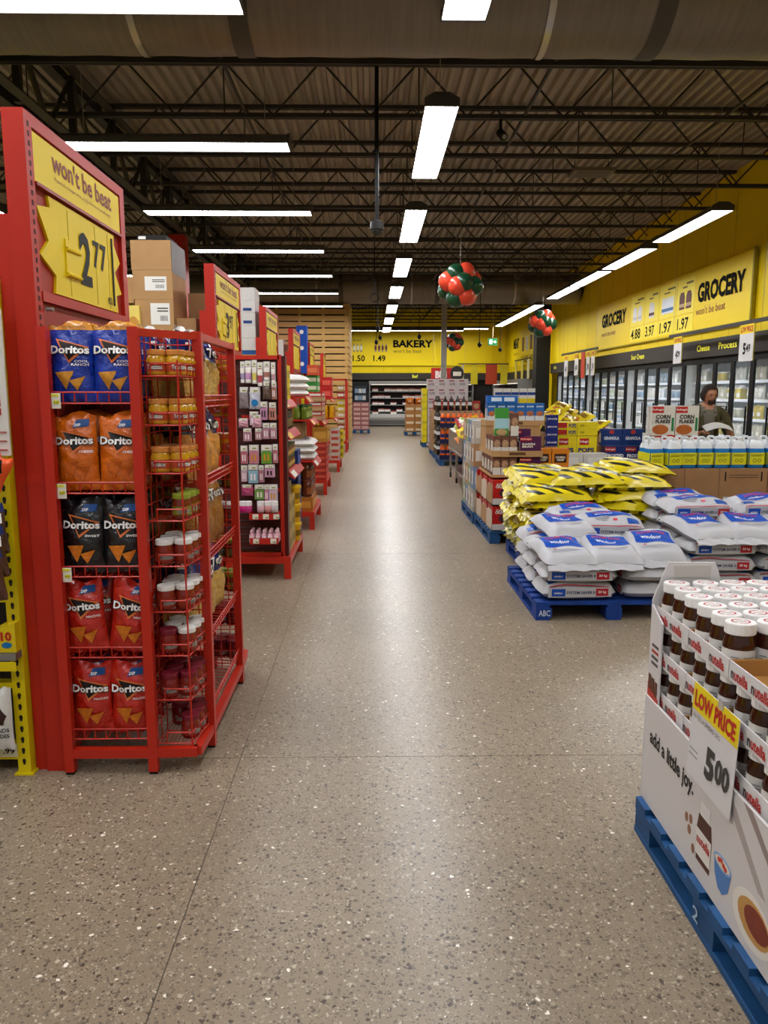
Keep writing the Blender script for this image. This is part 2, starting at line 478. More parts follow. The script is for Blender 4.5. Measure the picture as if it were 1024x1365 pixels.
def chip_bag(col, lab, seed, top=None, flag=True, sub='NACHO', chipcol=CHIP):
    w, h, d = .178, .32, .07
    main = M(col, .24, coat=.3, var=.08, scale=16, bump=1.0, spec=.55)
    mats = [main, M(top or col, .3, coat=.3)]
    r = thing('chip_bag', lab, 'chip bag', group='bags of triangular tortilla chips on the red wire rack')
    me, t = bag_mesh('film', w, h, d, mats, lambda u, v: 1 if v > .9 else 0, seed)
    put('film', me, r)
    patch(r, 'logo_triangle', [(-.055, .255), (.075, .222), (-.004, .155)], t, M('#d9743a', .4), .004)
    patch(r, 'logo_triangle_core', [(-.043, .247), (.060, .220), (-.005, .167)], t, M('#1b100e', .4), .006)
    ttext(r, 'Doritos', -.078, .079, .190, .228, t, M('#141214', .4), .075, .008)
    ttext(r, 'Doritos', -.076, .077, .193, .226, t, M('#f4f2ee', .35), .035, .0095)
    ttext(r, sub, .018, .074, .158, .168, t, FOILW, .02, .006)
    if sub.startswith('COOL'): ttext(r, 'RANCH', .005, .074, .145, .155, t, FOILW, .03, .006)
    if flag:
        patch(r, 'flag', [(-.005, .262), (.062, .268), (.064, .298), (.012, .296)], t, M('#17457f', .4), .004)
        ttext(r, '2XP', .004, .03, .268, .28, t, FOILW, .03, .007)
    else:
        ttext(r, "LIMITED EDITION", -.07, .06, .299, .308, t, M('#6b3b12', .5), .01, .008)
    patch(r, 'chip_print', [(-.062, .118), (.015, .124), (-.02, .048)], t, chipcol, .005)
    patch(r, 'chip_print', [(-.004, .085), (.058, .104), (.025, .044)], t, chipcol, .006)
    return Proto(r)
CHIPO = M('#d5791f', .65, var=.25, scale=60)
DB = chip_bag('#10349c', 'x', 3, top='#c9862c', flag=False, sub='COOL')
DO = chip_bag('#d2650c', 'x', 8, sub='CHEESE', chipcol=M('#c05a10', .6, var=.25, scale=60))
DK = chip_bag('#141316', 'x', 15, sub='SWEET', chipcol=CHIPO)
DR = chip_bag('#b81f10', 'x', 22, sub='NACHO', chipcol=CHIPO)
def jar(lab, name, body, lid, label=None, word=None, wordmat=None, h=.105, r=.041, cat='jar', lidh=.02, lidname='lid', wide=.5, low=.18, high=.62, grp=None, lmat=None, ring=None, sx=1, sy=1, seg=18, shoulder=.75):
    t = thing(name, lab, cat, group=grp)
    bm = M(body, .12, coat=.6, var=.06, scale=25)
    hb = h - lidh
    pr = [(r * .9, 0), (r, .008), (r, hb * low), (r, hb * high), (r, hb * shoulder), (r * .86, hb * .94), (r * .82, hb)]
    mats = [bm, lmat or M(label or '#e8e4dc', .5)]
    def ms(j, i):
        if label and j == 2:
            a = (i + .5) / seg * 2 * pi        # label wraps the front (-y)
            da = abs((a - 1.5 * pi + pi) % (2 * pi) - pi)
            return 1 if da < wide * 2 * pi * .5 else 0
        return 0
    MB().lathe(pr, seg, ms, sx, sy).build('glass_body', mats, t, smooth=True)
    lm = M(lid, .4)
    L = MB().lathe([(r * .9, hb - .002), (r * .94, hb), (r * .94, h - .003), (r * .9, h)], seg, 0, sx, sy).build(lidname, lm, t)
    if ring:
        mb = MB(); n = 20
        for q in range(n):
            a0, a1 = 2 * pi * q / n, 2 * pi * (q + 1) / n
            if q in (3, 13): continue
            mb.add([(r * k * math.cos(a) * .95, r * k * .75 * math.sin(a), h + .0012) for k, a in ((.5, a0), (.5, a1), (.62, a1), (.62, a0))], [(0, 1, 2, 3)])
        mb.build('lid_print', M(ring, .5), L)
        text(L, 'nutella', plane((-r * .3, -r * .1, h + .0012), (r * .6, 0, 0), (0, r * .2, 0)), INK, .0)
    if word:
        zc = hb * (low + high) / 2; hh = hb * (high - low) * .5; sp = min(wide * 2 * pi * .8, 1.5)
        def fn(a, b, e=.0012):
            th = 1.5 * pi + (a - .5) * sp
            return ((r + e) * sx * math.cos(th), (r + e) * sy * math.sin(th), zc - hh * .5 + b * hh)
        if wordmat[1]: text(t, word, lambda a, b: fn(a * 1.04 - .02, b * 1.2 - .1), M(wordmat[1], .5), .07)
        text(t, word, lambda a, b: fn(a, b, .0024), M(wordmat[0], .5), .02)
    return Proto(t)
RG = 'jars of dip on the corner shelves of the red wire rack'
JQ = jar('x', 'dip_jar', '#c8941a', '#c7803a', '#b5482a', 'Tostitos', ('#f2efe8', '#141210'), grp=RG)
JS = jar('x', 'dip_jar', '#7c2213', '#e4e2dd', '#8a2c18', 'Tostitos', ('#141210', '#ede9df'), grp=RG)
JM = jar('x', 'dip_jar', '#7a1a14', '#761a2a', '#84241a', 'Tostitos', ('#141210', '#ede9df'), grp=RG)
JG = jar('x', 'dip_jar', '#742814', '#8a9a2a', '#7c7a20', 'Tostitos', ('#141210', '#ede9df'), grp=RG)
# ---------------- red wire rack at the first aisle end ----------------
rack = thing('wire_rack', 'red wire rack with chip bags and dip jars beside the tall price panel', 'display rack', (0, 0, 0))
RK = M('#b4230f', .4, spec=.4)
ZT = 1.91
PB = [(-1.318, 3.18), (-.955, 3.18), (-.755, 3.43), (-.755, 4.23), (-.955, 4.48), (-1.3, 4.48)]
for i, (px, py) in enumerate(PB):
    s = .02
    MB().box(px - s, px + s, py - s, py + s, 0.012, ZT).build('post', RK, rack)
    MB().box(px - .017, px + .017, py - .017, py + .017, 0, .014).build('foot', BLK, rack)
def bar(p, q, z0, z1, th=.018, name='rail', mt=RK, par=rack):
    p = Vector((p[0], p[1], 0)); q = Vector((q[0], q[1], 0)); d = (q - p).normalized(); nn = Vector((-d.y, d.x, 0)) * th
    mb = MB(); a = [p - nn, q - nn, q + nn, p + nn]
    mb.add([(v.x, v.y, z0) for v in a] + [(v.x, v.y, z1) for v in a], [(3, 2, 1, 0), (4, 5, 6, 7), (0, 1, 5, 4), (1, 2, 6, 5), (2, 3, 7, 6), (3, 0, 4, 7)])
    return mb.build(name, mt, par)
for z0, z1 in ((1.875, 1.905), (.075, .115)):
    (bar(PB[0], PB[1], z0, z1) if z0 < 1 else bar((-1.318, 3.64), (-.955, 3.64), z0, z1)); bar(PB[2], PB[3], z0, z1); bar(PB[4], PB[5], z0, z1)
    if z0 > 1:
        bar(PB[1], PB[2], z0, z1); bar(PB[3], PB[4], z0, z1)
    else:
        bar(PB[1], (-.765, 3.19), z0, z1); bar((-.765, 3.19), PB[2], z0, z1); bar(PB[4], (-.765, 4.47), z0, z1); bar((-.765, 4.47), PB[3], z0, z1)
WR = .0028
def wire_shelf(x0, x1, y0, y1, z, lip, n, par=rack, nm='wire_shelf', lipsides='f', dz=0.0):
    """flat wire deck with an upright wire lip on the front"""
    mb = MB()
    for k in range(n + 1):
        xx = x0 + (x1 - x0) * k / n
        mb.path([(xx, y1, z + dz), (xx, y0, z), (xx, y0, z + lip)], WR, 4)
    for yy, zz in ((y0, z), (y0, z + lip), (y1, z + dz), ((y0 + y1) / 2, z + dz / 2)): mb.cyl((x0, yy, zz), (x1, yy, zz), WR * 1.25, 4)
    return mb.build(nm, RK, par)
DZ = [1.605, 1.235, .88, .525, .155]
for z in DZ: wire_shelf(-1.3, -.975, 3.185, 3.62, z, .045, 7)
# wire grid on the left side and the back of the chip bay
mb = MB()
for k in range(26): mb.cyl((-1.312, 3.2, .15 + .067 * k), (-1.312, 3.63, .15 + .067 * k), WR, 4)
for yy in (3.27, 3.42, 3.6): mb.cyl((-1.312, yy, .12), (-1.312, yy, 1.88), WR, 4)
mb.build('side_grid', RK, rack)
mb = MB()
for k in range(18): mb.cyl((-1.3, 3.64, .15 + .1 * k), (-.98, 3.64, .15 + .1 * k), WR, 4)
for k in range(8): mb.cyl((-1.3 + .045 * k, 3.64, .12), (-1.3 + .045 * k, 3.64, 1.88), WR, 4)
mb.build('back_grid', RK, rack)
MB().box(-1.3, -.97, 3.65, 3.66, .12, 1.87).build('back_panel', M('#5b140f', .5), rack)
# chip bags: two across, three deep
SH = ['top', 'second', 'third', 'fourth', 'bottom']
for lv, (P_, colr) in enumerate(((DB, 'blue'), (DO, 'orange'), (DK, 'black'), (DR, 'red'), (DR, 'red'))):
    for d in range(3):
        for c in range(2):
            side = 'left' if c == 0 else 'right'
            row = ['front', 'second row', 'back row'][d]
            lab = '%s tortilla chip bag, %s %s on the %s shelf of the red rack' % (colr, ['front', 'second row', 'back row'][d], side, SH[lv])
            xx = -1.232 + .175 * c + RN.uniform(-.003, .003)
            tilt = RN.uniform(-.03, .03) if d == 0 else 0
            if lv == 3: tilt = (-.07, .1)[c] if d == 0 else 0; 
            P_.at((xx, 3.245 + .085 * d, DZ[lv] + .006 + (.004 if d else 0)), 0, lab, rot=(-.05, tilt, RN.uniform(-.06, .06)))
# small price tags on the chip shelves
TAG = M('#d9d6c8', .5)
for lv in (0, 1, 2):
    p = MB().box(-1.33 + .012, -1.262, 3.176, 3.18, DZ[lv] - .02, DZ[lv] + .042).build('price_tag', TAG, rack)
    MB().box(-1.312, -1.268, 3.1745, 3.176, DZ[lv] + .028, DZ[lv] + .038).build('tag_strip', M('#d8d23a', .5), p)
    MB().box(-1.29, -1.266, 3.1745, 3.176, DZ[lv] - .002, DZ[lv] + .012).build('tag_strip', M('#d8d23a', .5), p)
    text(p, '4.27', plane((-1.288, 3.1735, DZ[lv] + .0), (.02, 0, 0), (0, 0, .009)), INK, .01)
# corner baskets with dip jars
JZ = [1.715, 1.515, 1.315, 1.115, .92, .72, .525, .325, .125]
def corner(z, far=False):
    mb = MB()
    o = (lambda x, y: (x, 7.66 - y)) if far else (lambda x, y: (x, y))
    fl_ = [(-.935, 3.2), (-.79, 3.2), (-.76, 3.4)]
    for zz in (z, z + .05):
        pts = [(*o(*q), zz) for q in fl_]
        if zz > z: pts[0] = (*o(-.9, 3.2), zz)
        mb.path(pts, WR * 1.3, 4)
    for k in range(7):
        t = k / 6
        a = (-.79 + (.03) * t, 3.2 + .2 * t)
        mb.cyl((*o(*a), z), (*o(*a), z + .05), WR, 4)
    mb.cyl((*o(-.9, 3.2), z), (*o(-.9, 3.2), z + .05), WR, 4)
    for k in range(9):
        xx = -.93 + .018 * k
        mb.cyl((*o(xx, 3.2), z), (*o(xx, 3.45), z), WR, 4)
    mb.cyl((*o(-.93, 3.45), z), (*o(-.76, 3.45), z), WR, 4); mb.cyl((*o(-.93, 3.33), z), (*o(-.77, 3.33), z), WR, 4)
    mb.build('corner_basket', RK, rack)
for z in JZ: corner(z); corner(z, True)
for sy in (0, 1):
    f = lambda y: 7.66 - y if sy else y
    mb = MB(); mb.cyl((-.79, f(3.2), .1), (-.79, f(3.2), 1.78), WR * 1.4, 5)
    mb.build('corner_wire', RK, rack)
    mb = MB()
    for k in range(24): mb.cyl((-.94, f(3.2), .13 + .075 * k), (-.94, f(3.46), .13 + .075 * k), WR, 4)
    for yy in (3.27, 3.36, 3.45): mb.cyl((-.94, f(yy), .1), (-.94, f(yy), 1.88), WR, 4)
    for k in range(24): mb.cyl((-.94, f(3.465), .13 + .075 * k), (-.77, f(3.465), .13 + .075 * k), WR, 4)
    for xx in (-.9, -.85, -.8): mb.cyl((xx, f(3.465), .1), (xx, f(3.465), 1.88), WR, 4)
    mb.build('corner_grid', RK, rack)
kinds = [(JQ, 'yellow cheese dip jar', 6), (JQ, 'yellow cheese dip jar', 6), (JQ, 'yellow cheese dip jar', 6), (JG, 'red salsa jar with yellow green lid', 3), (JS, 'red salsa jar with white lid', 6), (JS, 'red salsa jar with white lid', 6), (JS, 'red salsa jar with white lid', 6), (JM, 'red salsa jar with maroon lid', 6), (JM, 'red salsa jar with maroon lid', 4)]
SHJ = ['topmost', 'second', 'third', 'fourth', 'fifth', 'sixth', 'seventh', 'eighth', 'lowest']
spots = [(-.888, 3.252), (-.812, 3.272), (-.888, 3.335), (-.806, 3.352), (-.888, 3.415), (-.80, 3.425)]
pname = ['front left', 'front right', 'middle left', 'middle right', 'back left', 'back right']
for lv, (P_, nm, cnt) in enumerate(kinds):
    idx = [0, 1, 2, 3, 4, 5] if cnt == 6 else [1, 3, 5] if cnt == 3 else [1, 3, 5, 4]
    for i in idx:
        x_, y_ = spots[i]
        Q = P_
        nn_ = nm
        if lv == 6 and i == 0: Q = JM; nn_ = 'red salsa jar with maroon lid'
        rz = math.radians({0: 2, 1: 34, 2: 15, 3: 52, 4: 20, 5: 60}[i] + RN.uniform(-12, 12))
        if lv in (4, 5, 6) and i in (0, 1): rz += math.radians(30)
        Q.at((x_, y_, JZ[lv] + .004), rz, '%s, %s on the %s near corner shelf' % (nn_, pname[i], SHJ[lv]))
for lv, (P_, nm, cnt) in enumerate(kinds):
    if lv == 4: P_, nm = JS, 'red salsa jar with white lid'
    if lv in (5, 6): P_, nm = JG, 'red salsa jar with yellow green lid'
    if lv == 3: P_, nm = JG, 'red salsa jar with yellow green lid'
    for i in (0, 1, 2, 3):
        x_, y_ = spots[i]
        P_.at((x_ + .005, 7.66 - y_, JZ[lv] + .004), math.radians(60 + RN.uniform(-10, 10)), '%s, %s on the %s far corner shelf' % (nm, ['aisle end outer', 'far left', 'inner', 'far right'][i], SHJ[lv]))
# middle bay facing the aisle: sloping shelves with big clear-bottom chip bags
MZ = [1.585, 1.225, .87, .50, .16]
for z in MZ:
    mb = MB()
    for k in range(17):
        yy = 3.46 + .74 * k / 16
        mb.path([(-1.25, yy, z + .03), (-.765, yy, z), (-.755, yy, z + .05)], WR, 4)
    for xx, zz in ((-.765, z), (-.755, z + .05), (-.76, z + .027), (-1.0, z + .015), (-1.25, z + .03)): mb.cyl((xx, 3.44, zz), (xx, 4.22, zz), WR * 1.4, 4)
    mb.build('wire_shelf', RK, rack)
MB().box(-1.3, -1.28, 3.5, 4.45, .12, 1.87).build('back_panel', M('#5b140f', .5), rack)
for zz in (1.63, 1.265, .19):
    MB().box(-.752, -.747, 3.462, 3.50, zz - .055, zz + .03).build('price_tag', TAG, rack)
def corn_bag(lab, top, low, word, seed, w=.24, h=.36, d=.1, lowvar=.3, split=.55):
    r = thing('tortilla_bag', lab, 'chip bag', group='large tortilla bags on the aisle side of the red wire rack')
    mats = [M(top, .25, coat=.3), M(low, .3, var=lowvar, scale=45, bump=.6, coat=.4), M('#d9d5cf', .3)]
    me, t = bag_mesh('film', w, h, d, mats, lambda u, v: 2 if v > .95 else 0 if v > split + .07 * (abs(u - .5) * 2) else 1, seed, 12, 16, .03, .12)
    put('film', me, r)
    if word:
        ttext(r, word, -w * .38, w * .38, h * .63, h * .78, t, M('#151317', .4), .07, .007)
        ttext(r, word, -w * .37, w * .37, h * .635, h * .775, t, FOILW, .03, .0095)
    return Proto(r)
CB = corn_bag('x', '#17296f', '#c9a052', 'Tostitos', 31)
CO = corn_bag('x', '#1c2450', '#cf8c3a', 'Tostitos', 37, lowvar=.35)
CW = corn_bag('x', '#8a5a1e', '#9c6420', 'Tostitos', 41, split=.9, lowvar=.2)
lev = [(CB, 'blue topped clear bag of tortilla chips'), (CO, 'navy topped bag of orange tortilla chips'), (CW, 'brown bag of tortilla chips'), (CB, 'blue topped clear bag of tortilla chips'), ]
names = ['top', 'second', 'third', 'fourth']
for lv, (P_, nm) in enumerate(lev):
    for k in range(3):
        for d in range(2):
            yy = 3.60 + .235 * k
            lab = '%s, %s along the %s of the %s aisle-side shelf' % (nm, ORD[k], ['front', 'back'][d], names[lv])
            P_.at((-.835 - .12 * d, yy, MZ[lv] + .012 + .006 * d), 0, lab, rot=(-.16 + .05 * RN.uniform(-1, 1), RN.uniform(-.05, .05), pi / 2 + RN.uniform(-.15, .1)), scale=(.97, 1, .97))
# ---------------- tall red price panels at the aisle ends ----------------
SIGNY = M('#e3c600', .5)
SRED = M('#8d1f14', .4)
def price_panel(y0, W, big, cents, lab, full=True):
    t = thing('sign_tower', lab, 'sign panel', (-1.345, y0, 0), group='tall red price panels at the aisle ends')
    ZT = 2.74
    MB().box(-.085, 0, 0, .07, 0, ZT).build('post', RED, t)
    MB().box(-.14, -.086, .015, .07, 0, 2.35).build('post_flange', RED, t)
    MB().box(-.085, 0, W - .07, W, 0, ZT).build('post', RED, t)
    MB().box(-.085, 0, .07, W - .07, ZT - .05, ZT).build('top_rail', RED, t)
    MB().box(-.065, -.02, .07, W - .07, .02, ZT - .05).build('back_sheet', REDP, t)
    mb = MB(); mb.box(-.02, .004, .07, W - .07, 2.02, 2.06); mb.build('bottom_ledge', RED, t)
    MB().box(-.02, -.004, .08, W - .08, 2.49, 2.68).build('header_board', SIGNY, t)
    MB().box(-.018, .006, .075, W - .075, 2.475, 2.488).build('divider', SRED, t)
    n = 5; pts = []
    a0, a1, b0, b1 = .09, W - .09, 2.07, 2.465
    for k in range(n):   # jagged burst: left edge, right edge
        pass
    dx = .085
    L = [(a0 + dx * 1.7, b0), (a0 + dx * 1.9, b0 + .075), (a0 + .01, b0 + .14), (a0 + dx * 1.2, b0 + .21), (a0, b0 + .33), (a0 + dx * 1.6, b0 + .35), (a0 + dx * 1.4, b1)]
    Rr = [(a1 - dx, b1), (a1 - dx * 1.1, b1 - .05), (a1 - .003, b1 - .13), (a1 - dx * 1.1, b1 - .19), (a1, b1 - .29), (a1 - dx, b1 - .31), (a1 - dx * .8, b0)]
    MB().prism(L[::-1][::-1] + Rr, -.02, -.008, ax='x').build('starburst_board', SIGNY, t)
    ink = M('#7a1d14', .5)
    text(t, "won't be beat", plane((-.002, .26, 2.575), (0, W - .47, 0), (0, 0, .09)), ink, .02)
    text(t, 'If you find a cheaper price, simply show us and we will match.', plane((-.002, .28, 2.535), (0, W - .5, 0), (0, 0, .022)), ink, 0)
    for yy in (.5, .78, .93): MB().box(-.008, -.0065, W * yy - .2, W * yy - .197, 2.08, 2.45).build('board_seam', M('#b09a06', .6), t)
    if big:
        text(t, big, plane((-.004, .53, 2.15), (0, .15, 0), (0, 0, .24)), BLK, .03)
        for i, c in enumerate(cents): text(t, c, plane((-.004, .71 + .10 * i, 2.25), (0, .085, 0), (0, 0, .13)), BLK, .015)
        text(t, 'ea', plane((-.004, .90, 2.10), (0, .06, 0), (0, 0, .035)), BLK, .01)
        h = MB().box(-.008, -.002, .36, .5, 2.16, 2.32).build('blank_card', SIGNY, t)
        for zz in (2.17, 2.28): MB().cyl((.002, .36, zz), (.002, .52, zz), .008, 6).build('card_rail', SIGNY, t)
        MB().box(-.006, -.003, W - .235, W - .215, 2.1, 2.44).build('card_edge', BLK, t)
    MB().cyl((0, .1, 1.99), (.03, .1, 1.99), .008, 6).build('hook', GREY, t)
    mb = MB()
    for k in range(60): mb.box(.0, .0012, .03, .045, .5 + k * .037, .52 + k * .037)
    stuff(mb.build('post_slots', M('#3a0d0a', .6), t))
    return t
PY = [(3.2, 1.22), (6.85, 1.35), (10.13, 1.3), (13.6, 1.35), (17.3, 1.35), (22.1, 1.2)]
plab = ['tall red panel with a yellow two dollar price board behind the chip rack', 'tall red panel with a yellow price board, second along the aisle', 'tall red panel with a yellow price board, third along the aisle', 'tall red panel with a yellow price board, fourth along the aisle', 'tall red panel with a yellow price board, fifth along the aisle', 'tall red panel with a yellow price board, farthest by the slat wall']
pr_ = [('2', '77'), ('3', '97'), None, None, None, None]
for (y0, W), lb, p in zip(PY, plab, pr_):
    price_panel(y0, W, p[0] if p else None, p[1] if p else None, lb)
# ---------------- shelving runs behind the panels ----------------
YR = M('#d9c208', .42, var=.06, scale=6)
DKH = M('#1f1a10', .7)
hole = MB()
hole.prism([(-.008, .004), (-.004, -.014), (.004, -.014), (.008, .004), (.005, .013), (-.005, .013)], -.0008, .0008)
holem = hole.mesh('slot', DKH)
def gondola(y0, W, lab, first=False):
    g = thing('shelving_run', lab, 'shelving', (0, 0, 0), group='yellow shelving runs ending at the main aisle')
    for xx in (-1.488, -3.3, -5.1):
        for yy in (y0 - .03, y0 + W - .02):
            u = MB().box(xx - .055, xx, yy, yy + .05, 0, 2.1).build('upright', YR, g)
            if xx > -2 and yy < y0:
                for k in range(40): put('slot', holem, u, (xx - .0275, yy, .06 + k * .05))
            MB().box(xx - .07, xx + .012, yy - .01, yy + .06, 0, .008).build('base_plate', YR, g)
    for z in ((.14, .42, .80, 1.2, 1.6, 2.05) if first else (.14, .6, 1.05, 1.5, 2.05)):
        for yy in (y0 - .028, y0 + W - .02):
            MB().box(-5.1, -1.543, yy, yy + .048, z - (.07 if z < .2 else .025), z).build('beam', YR, g)
        MB().box(-5.1, -1.5, y0 + .02, y0 + W - .02, z - .015, z - .003).build('shelf_deck', M('#6d665c', .6), g)
    MB().box(-5.1, -1.5, y0 + W / 2 - .01, y0 + W / 2 + .01, .15, 2.05).build('centre_panel', M('#57504a', .7), g)
glab = ['yellow perforated steel shelving run with candy bags at the left edge'] + ['yellow steel shelving run behind the %s red price panel' % ORD[i] for i in range(1, 6)]
for i, (y0, W) in enumerate(PY): gondola(y0, W, glab[i], i == 0)
# ---------------- cartons ----------------
def carton_mesh(w, d, h, mats, m6=None):
    return MB().box(-w / 2, w / 2, 0, d, 0, h, m6 if m6 else 0).mesh('carton', mats)
CART = {}
def carton(name, lab, cat, loc, w, d, h, colr, group=None, rz=0, tape=True, extra=None):
    """closed case: body, a tape strip over the top seam and down the front, flap seam"""
    t = thing(name, lab, cat, loc, rz, group)
    mt = colr if not isinstance(colr, str) else M(colr, .7, var=.06, scale=5)
    MB().box(-w / 2, w / 2, 0, d, 0, h).build('case', mt, t)
    if tape:
        MB().box(-.024, .024, -.0012, d + .001, h - .0002, h + .001).build('tape', M('#b8935f', .3), t)
        MB().box(-w / 2 + .002, w / 2 - .002, d / 2 - .0015, d / 2 + .0015, h, h + .0008).build('flap_seam', M('#5d452d', .8), t)
    if extra: extra(t, w, d, h)
    return t
def barcode(x0, x1, z0, z1):
    def f(t, w, d, h):
        p = MB().box(x0 * w, x1 * w, -.002, 0, z0 * h, z1 * h).build('paper_label', M('#e8e6e0', .6), t)
        mb = MB(); a = x0 + (x1 - x0) * .5
        for k in range(9):
            q = (a + (x1 - x0) * .045 * k) * w
            mb.box(q, q + .003, -.003, -.002, (z0 + .08) * h, (z0 + (z1 - z0) * .42) * h)
        stuff(mb.build('barcode', INK, p))
        for k in range(2): MB().box((x0 + (x1 - x0) * .35) * w, (x1 - .04) * w, -.003, -.002, (z0 + (z1 - z0) * (.6 + .13 * k)) * h, (z0 + (z1 - z0) * (.66 + .13 * k)) * h).build('text_line', M('#55504a', .6), p)
    return f
GT = 'cardboard cases stored on top of the shelving'
WRAP = M('#a08a72', .25, coat=.6, var=.15, scale=8)
zz = 2.06
carton('cardboard_case', 'taped cardboard case with a white label, bottom of the stack over the dip jars', 'cardboard box', (-1.88, 6.9, 2.06), .33, .5, .385, KRAFT, GT, extra=barcode(-.1, .4, .45, .92))
carton('cardboard_case', 'taped cardboard case with a white label, middle of the stack over the dip jars', 'cardboard box', (-1.885, 6.9, 2.447), .34, .5, .245, KRAFT, GT, extra=barcode(-.2, .35, .3, .78))
carton('cardboard_case', 'film wrapped cardboard case, top of the stack over the dip jars', 'cardboard box', (-1.89, 6.9, 2.694), .345, .5, .245, KRAFT, GT, extra=lambda t, w, d, h: MB().box(w / 2, w / 2 + .004, 0, d, -.02, h).build('stretch_film', M('#4f3930', .4, var=.3, scale=9), t))
def blk(t, w, d, h):
    MB().box(-w * .45, -w * .2, -.002, 0, .02, h - .01).build('paper_label', WHT, t)
carton('flat_box', 'flat black box lying on the topmost cardboard case', 'box', (-1.9, 6.98, 2.941), .25, .4, .055, '#1c1a1a', None, tape=False, extra=blk)
def arrow(t, w, d, h):
    MB().prism([(.05, .05), (.06, .05), (.06, .12), (.085, .10), (.055, .15), (.025, .10), (.05, .12)], -.002, 0).build('printed_arrow', INK, t)
    MB().box(-w * .45, 0, -.002, 0, h * .82, h * .95).build('red_print', M('#a8452c', .6), t)
carton('cardboard_case', 'cardboard case with a printed up arrow beside the labelled stack', 'cardboard box', (-2.26, 6.92, 2.42), .4, .4, .22, KRAFT, GT, extra=arrow)
def cookie(t, w, d, h):
    MB().box(-w * .5, -w * .32, -.002, 0, 0, h).build('orange_edge', M('#d9781c', .5), t)
    o = text(t, 'VOORTMAN', plane((-w * .05, -.003, .03), (0, 0, h * .78), (-w * .2, 0, 0)), M('#b3201a', .5), .03)
    mb = MB(); mb.prism([(w * .22 + .055 * math.cos(k * .524) , h * .5 + .075 * math.sin(k * .524)) for k in range(12)], -.004, 0); mb.build('cookie_print', M('#c9913e', .6, var=.2, scale=30), t)
carton('cookie_box', 'yellow cookie box standing upright between the price panel and the cases', 'box', (-2.1, 6.86, 2.06), .2, .1, .33, '#e6cf6a', None, tape=False, extra=cookie)
carton('cardboard_case', 'open topped cardboard case beside the second price panel, lower one', 'cardboard box', (-1.62, 6.93, 2.06), .17, .35, .12, KRAFT, GT)
carton('cardboard_case', 'cardboard case beside the second price panel, upper one', 'cardboard box', (-1.62, 6.95, 2.182), .17, .35, .11, KRAFT2, GT)
carton('cardboard_case', 'tall cardboard case standing behind the second price panel', 'cardboard box', (-1.60, 7.4, 2.06), .2, .35, .5, KRAFT2, GT)
for i in range(5):
    h = .155
    def wl(t, w, d, h_, i=i):
        if i in (2, 3): MB().box(-w * .2, w * .3, -.002, 0, h_ * .15, h_ * .38).build('blue_print', M('#1c3a78', .5), t)
    carton('white_case', 'white printed case, %s from the bottom of the stack beside the third price panel' % ORD[i], 'cardboard box', (-1.60, 10.2, 2.19 + i * .158), .22, .4, .155, '#c9c6c2', 'white cases stacked beside the third price panel', extra=wl)
carton('white_case', 'blue and yellow edged case under the white stack', 'cardboard box', (-1.60, 10.2, 2.055), .25, .4, .13, '#d8c62a', None, tape=False, extra=lambda t, w, d, h: MB().box(-w / 2, w / 2, -.002, 0, h * .6, h).build('blue_print', M('#23508f', .5), t))
for i in range(3):
    def sn(t, w, d, h):
        mb = MB(); mb.prism([(.045 * math.cos(k * .524), h * .6 + .045 * math.sin(k * .524)) for k in range(12)], -.003, 0); mb.build('round_print', WHT, t)
    carton('blue_case', 'blue case with a white round print, %s in the stack beyond the fourth price panel' % ['bottom', 'middle', 'top'][i], 'cardboard box', (-1.50, 17.05, 2.06 + .34 * i), .22, .3, .335, '#1648a8', 'blue cases stacked beyond the fourth price panel', tape=False, extra=sn)
carton('white_case', 'narrow white case standing beside the fourth price panel', 'cardboard box', (-1.58, 13.75, 2.06), .1, .4, .5, '#d6d2cd', None)
carton('cardboard_case', 'brown case standing beside the fourth price panel', 'cardboard box', (-1.49, 13.8, 2.06), .07, .4, .42, '#7d5240', None)
carton('cardboard_case', 'brown case on the shelf end beside the fifth price panel', 'cardboard box', (-1.52, 17.5, 2.06), .1, .4, .4, KRAFT, None)
carton('cardboard_case', 'brown case beside the farthest price panel', 'cardboard box', (-1.55, 22.2, 2.06), .16, .4, .36, KRAFT, None)
# ---------------- candy shelf at the left edge of the picture ----------------
r = thing('poster_card', 'white rounded card with red print at the left edge of the picture', 'card', (-1.525, 3.1, 1.4))
o = MB(); o.prism([(-.09, 0), (.085, 0), (.085, .57), (.06, .6), (-.09, .6)], -.006, .004); o.build('board', M('#cfcac2', .5), r)
for k, hh in enumerate((.2, .235, .27, .3)): MB().box(.03, .06, -.008, -.006, hh - .04, hh - .012).build('red_print', M('#a8231c', .5), r)
for k in range(3): MB().box(.0, .075, -.008, -.006, .02 + .035 * k, .026 + .035 * k).build('small_print', M('#a85a50', .5), r)
r = thing('candy_box', 'red and white box above the white card at the left edge', 'box', (-1.62, 3.2, 1.95))
MB().box(-.12, .1, 0, .3, .0, .3).build('case', M('#9c2a22', .5), r); MB().box(0.0, .098, -.002, 0, .05, .16).build('white_label', WHT, r)
r = thing('orange_pouch', 'crumpled orange pouch hanging over the shelf post at the left edge', 'pouch', (-1.535, 3.05, 1.27), rot=(0, .5, 0))
me, t = bag_mesh('film', .125, .16, .07, [M('#e2521c', .35, coat=.2)], lambda u, v: 0, 71, 12, 12, .05, .1)
put('film', me, r); patch(r, 'black_print', [(-.03, .06), (.045, .1), (.02, .15), (-.01, .13)], t, BLK)
SN = thing('candy_pouch', 'x', 'candy bag', group='brown candy bags at the left edge')
me, t = bag_mesh('film', .17, .2, .06, [M('#4a2a1c', .3, coat=.4, var=.15, scale=20), M('#1c2c66', .3)], lambda u, v: 1 if v > .86 else 0, 77)
put('film', me, SN)
patch(SN, 'white_banner', [(-.075, .095), (.075, .125), (.075, .165), (-.075, .135)], t, WHT)
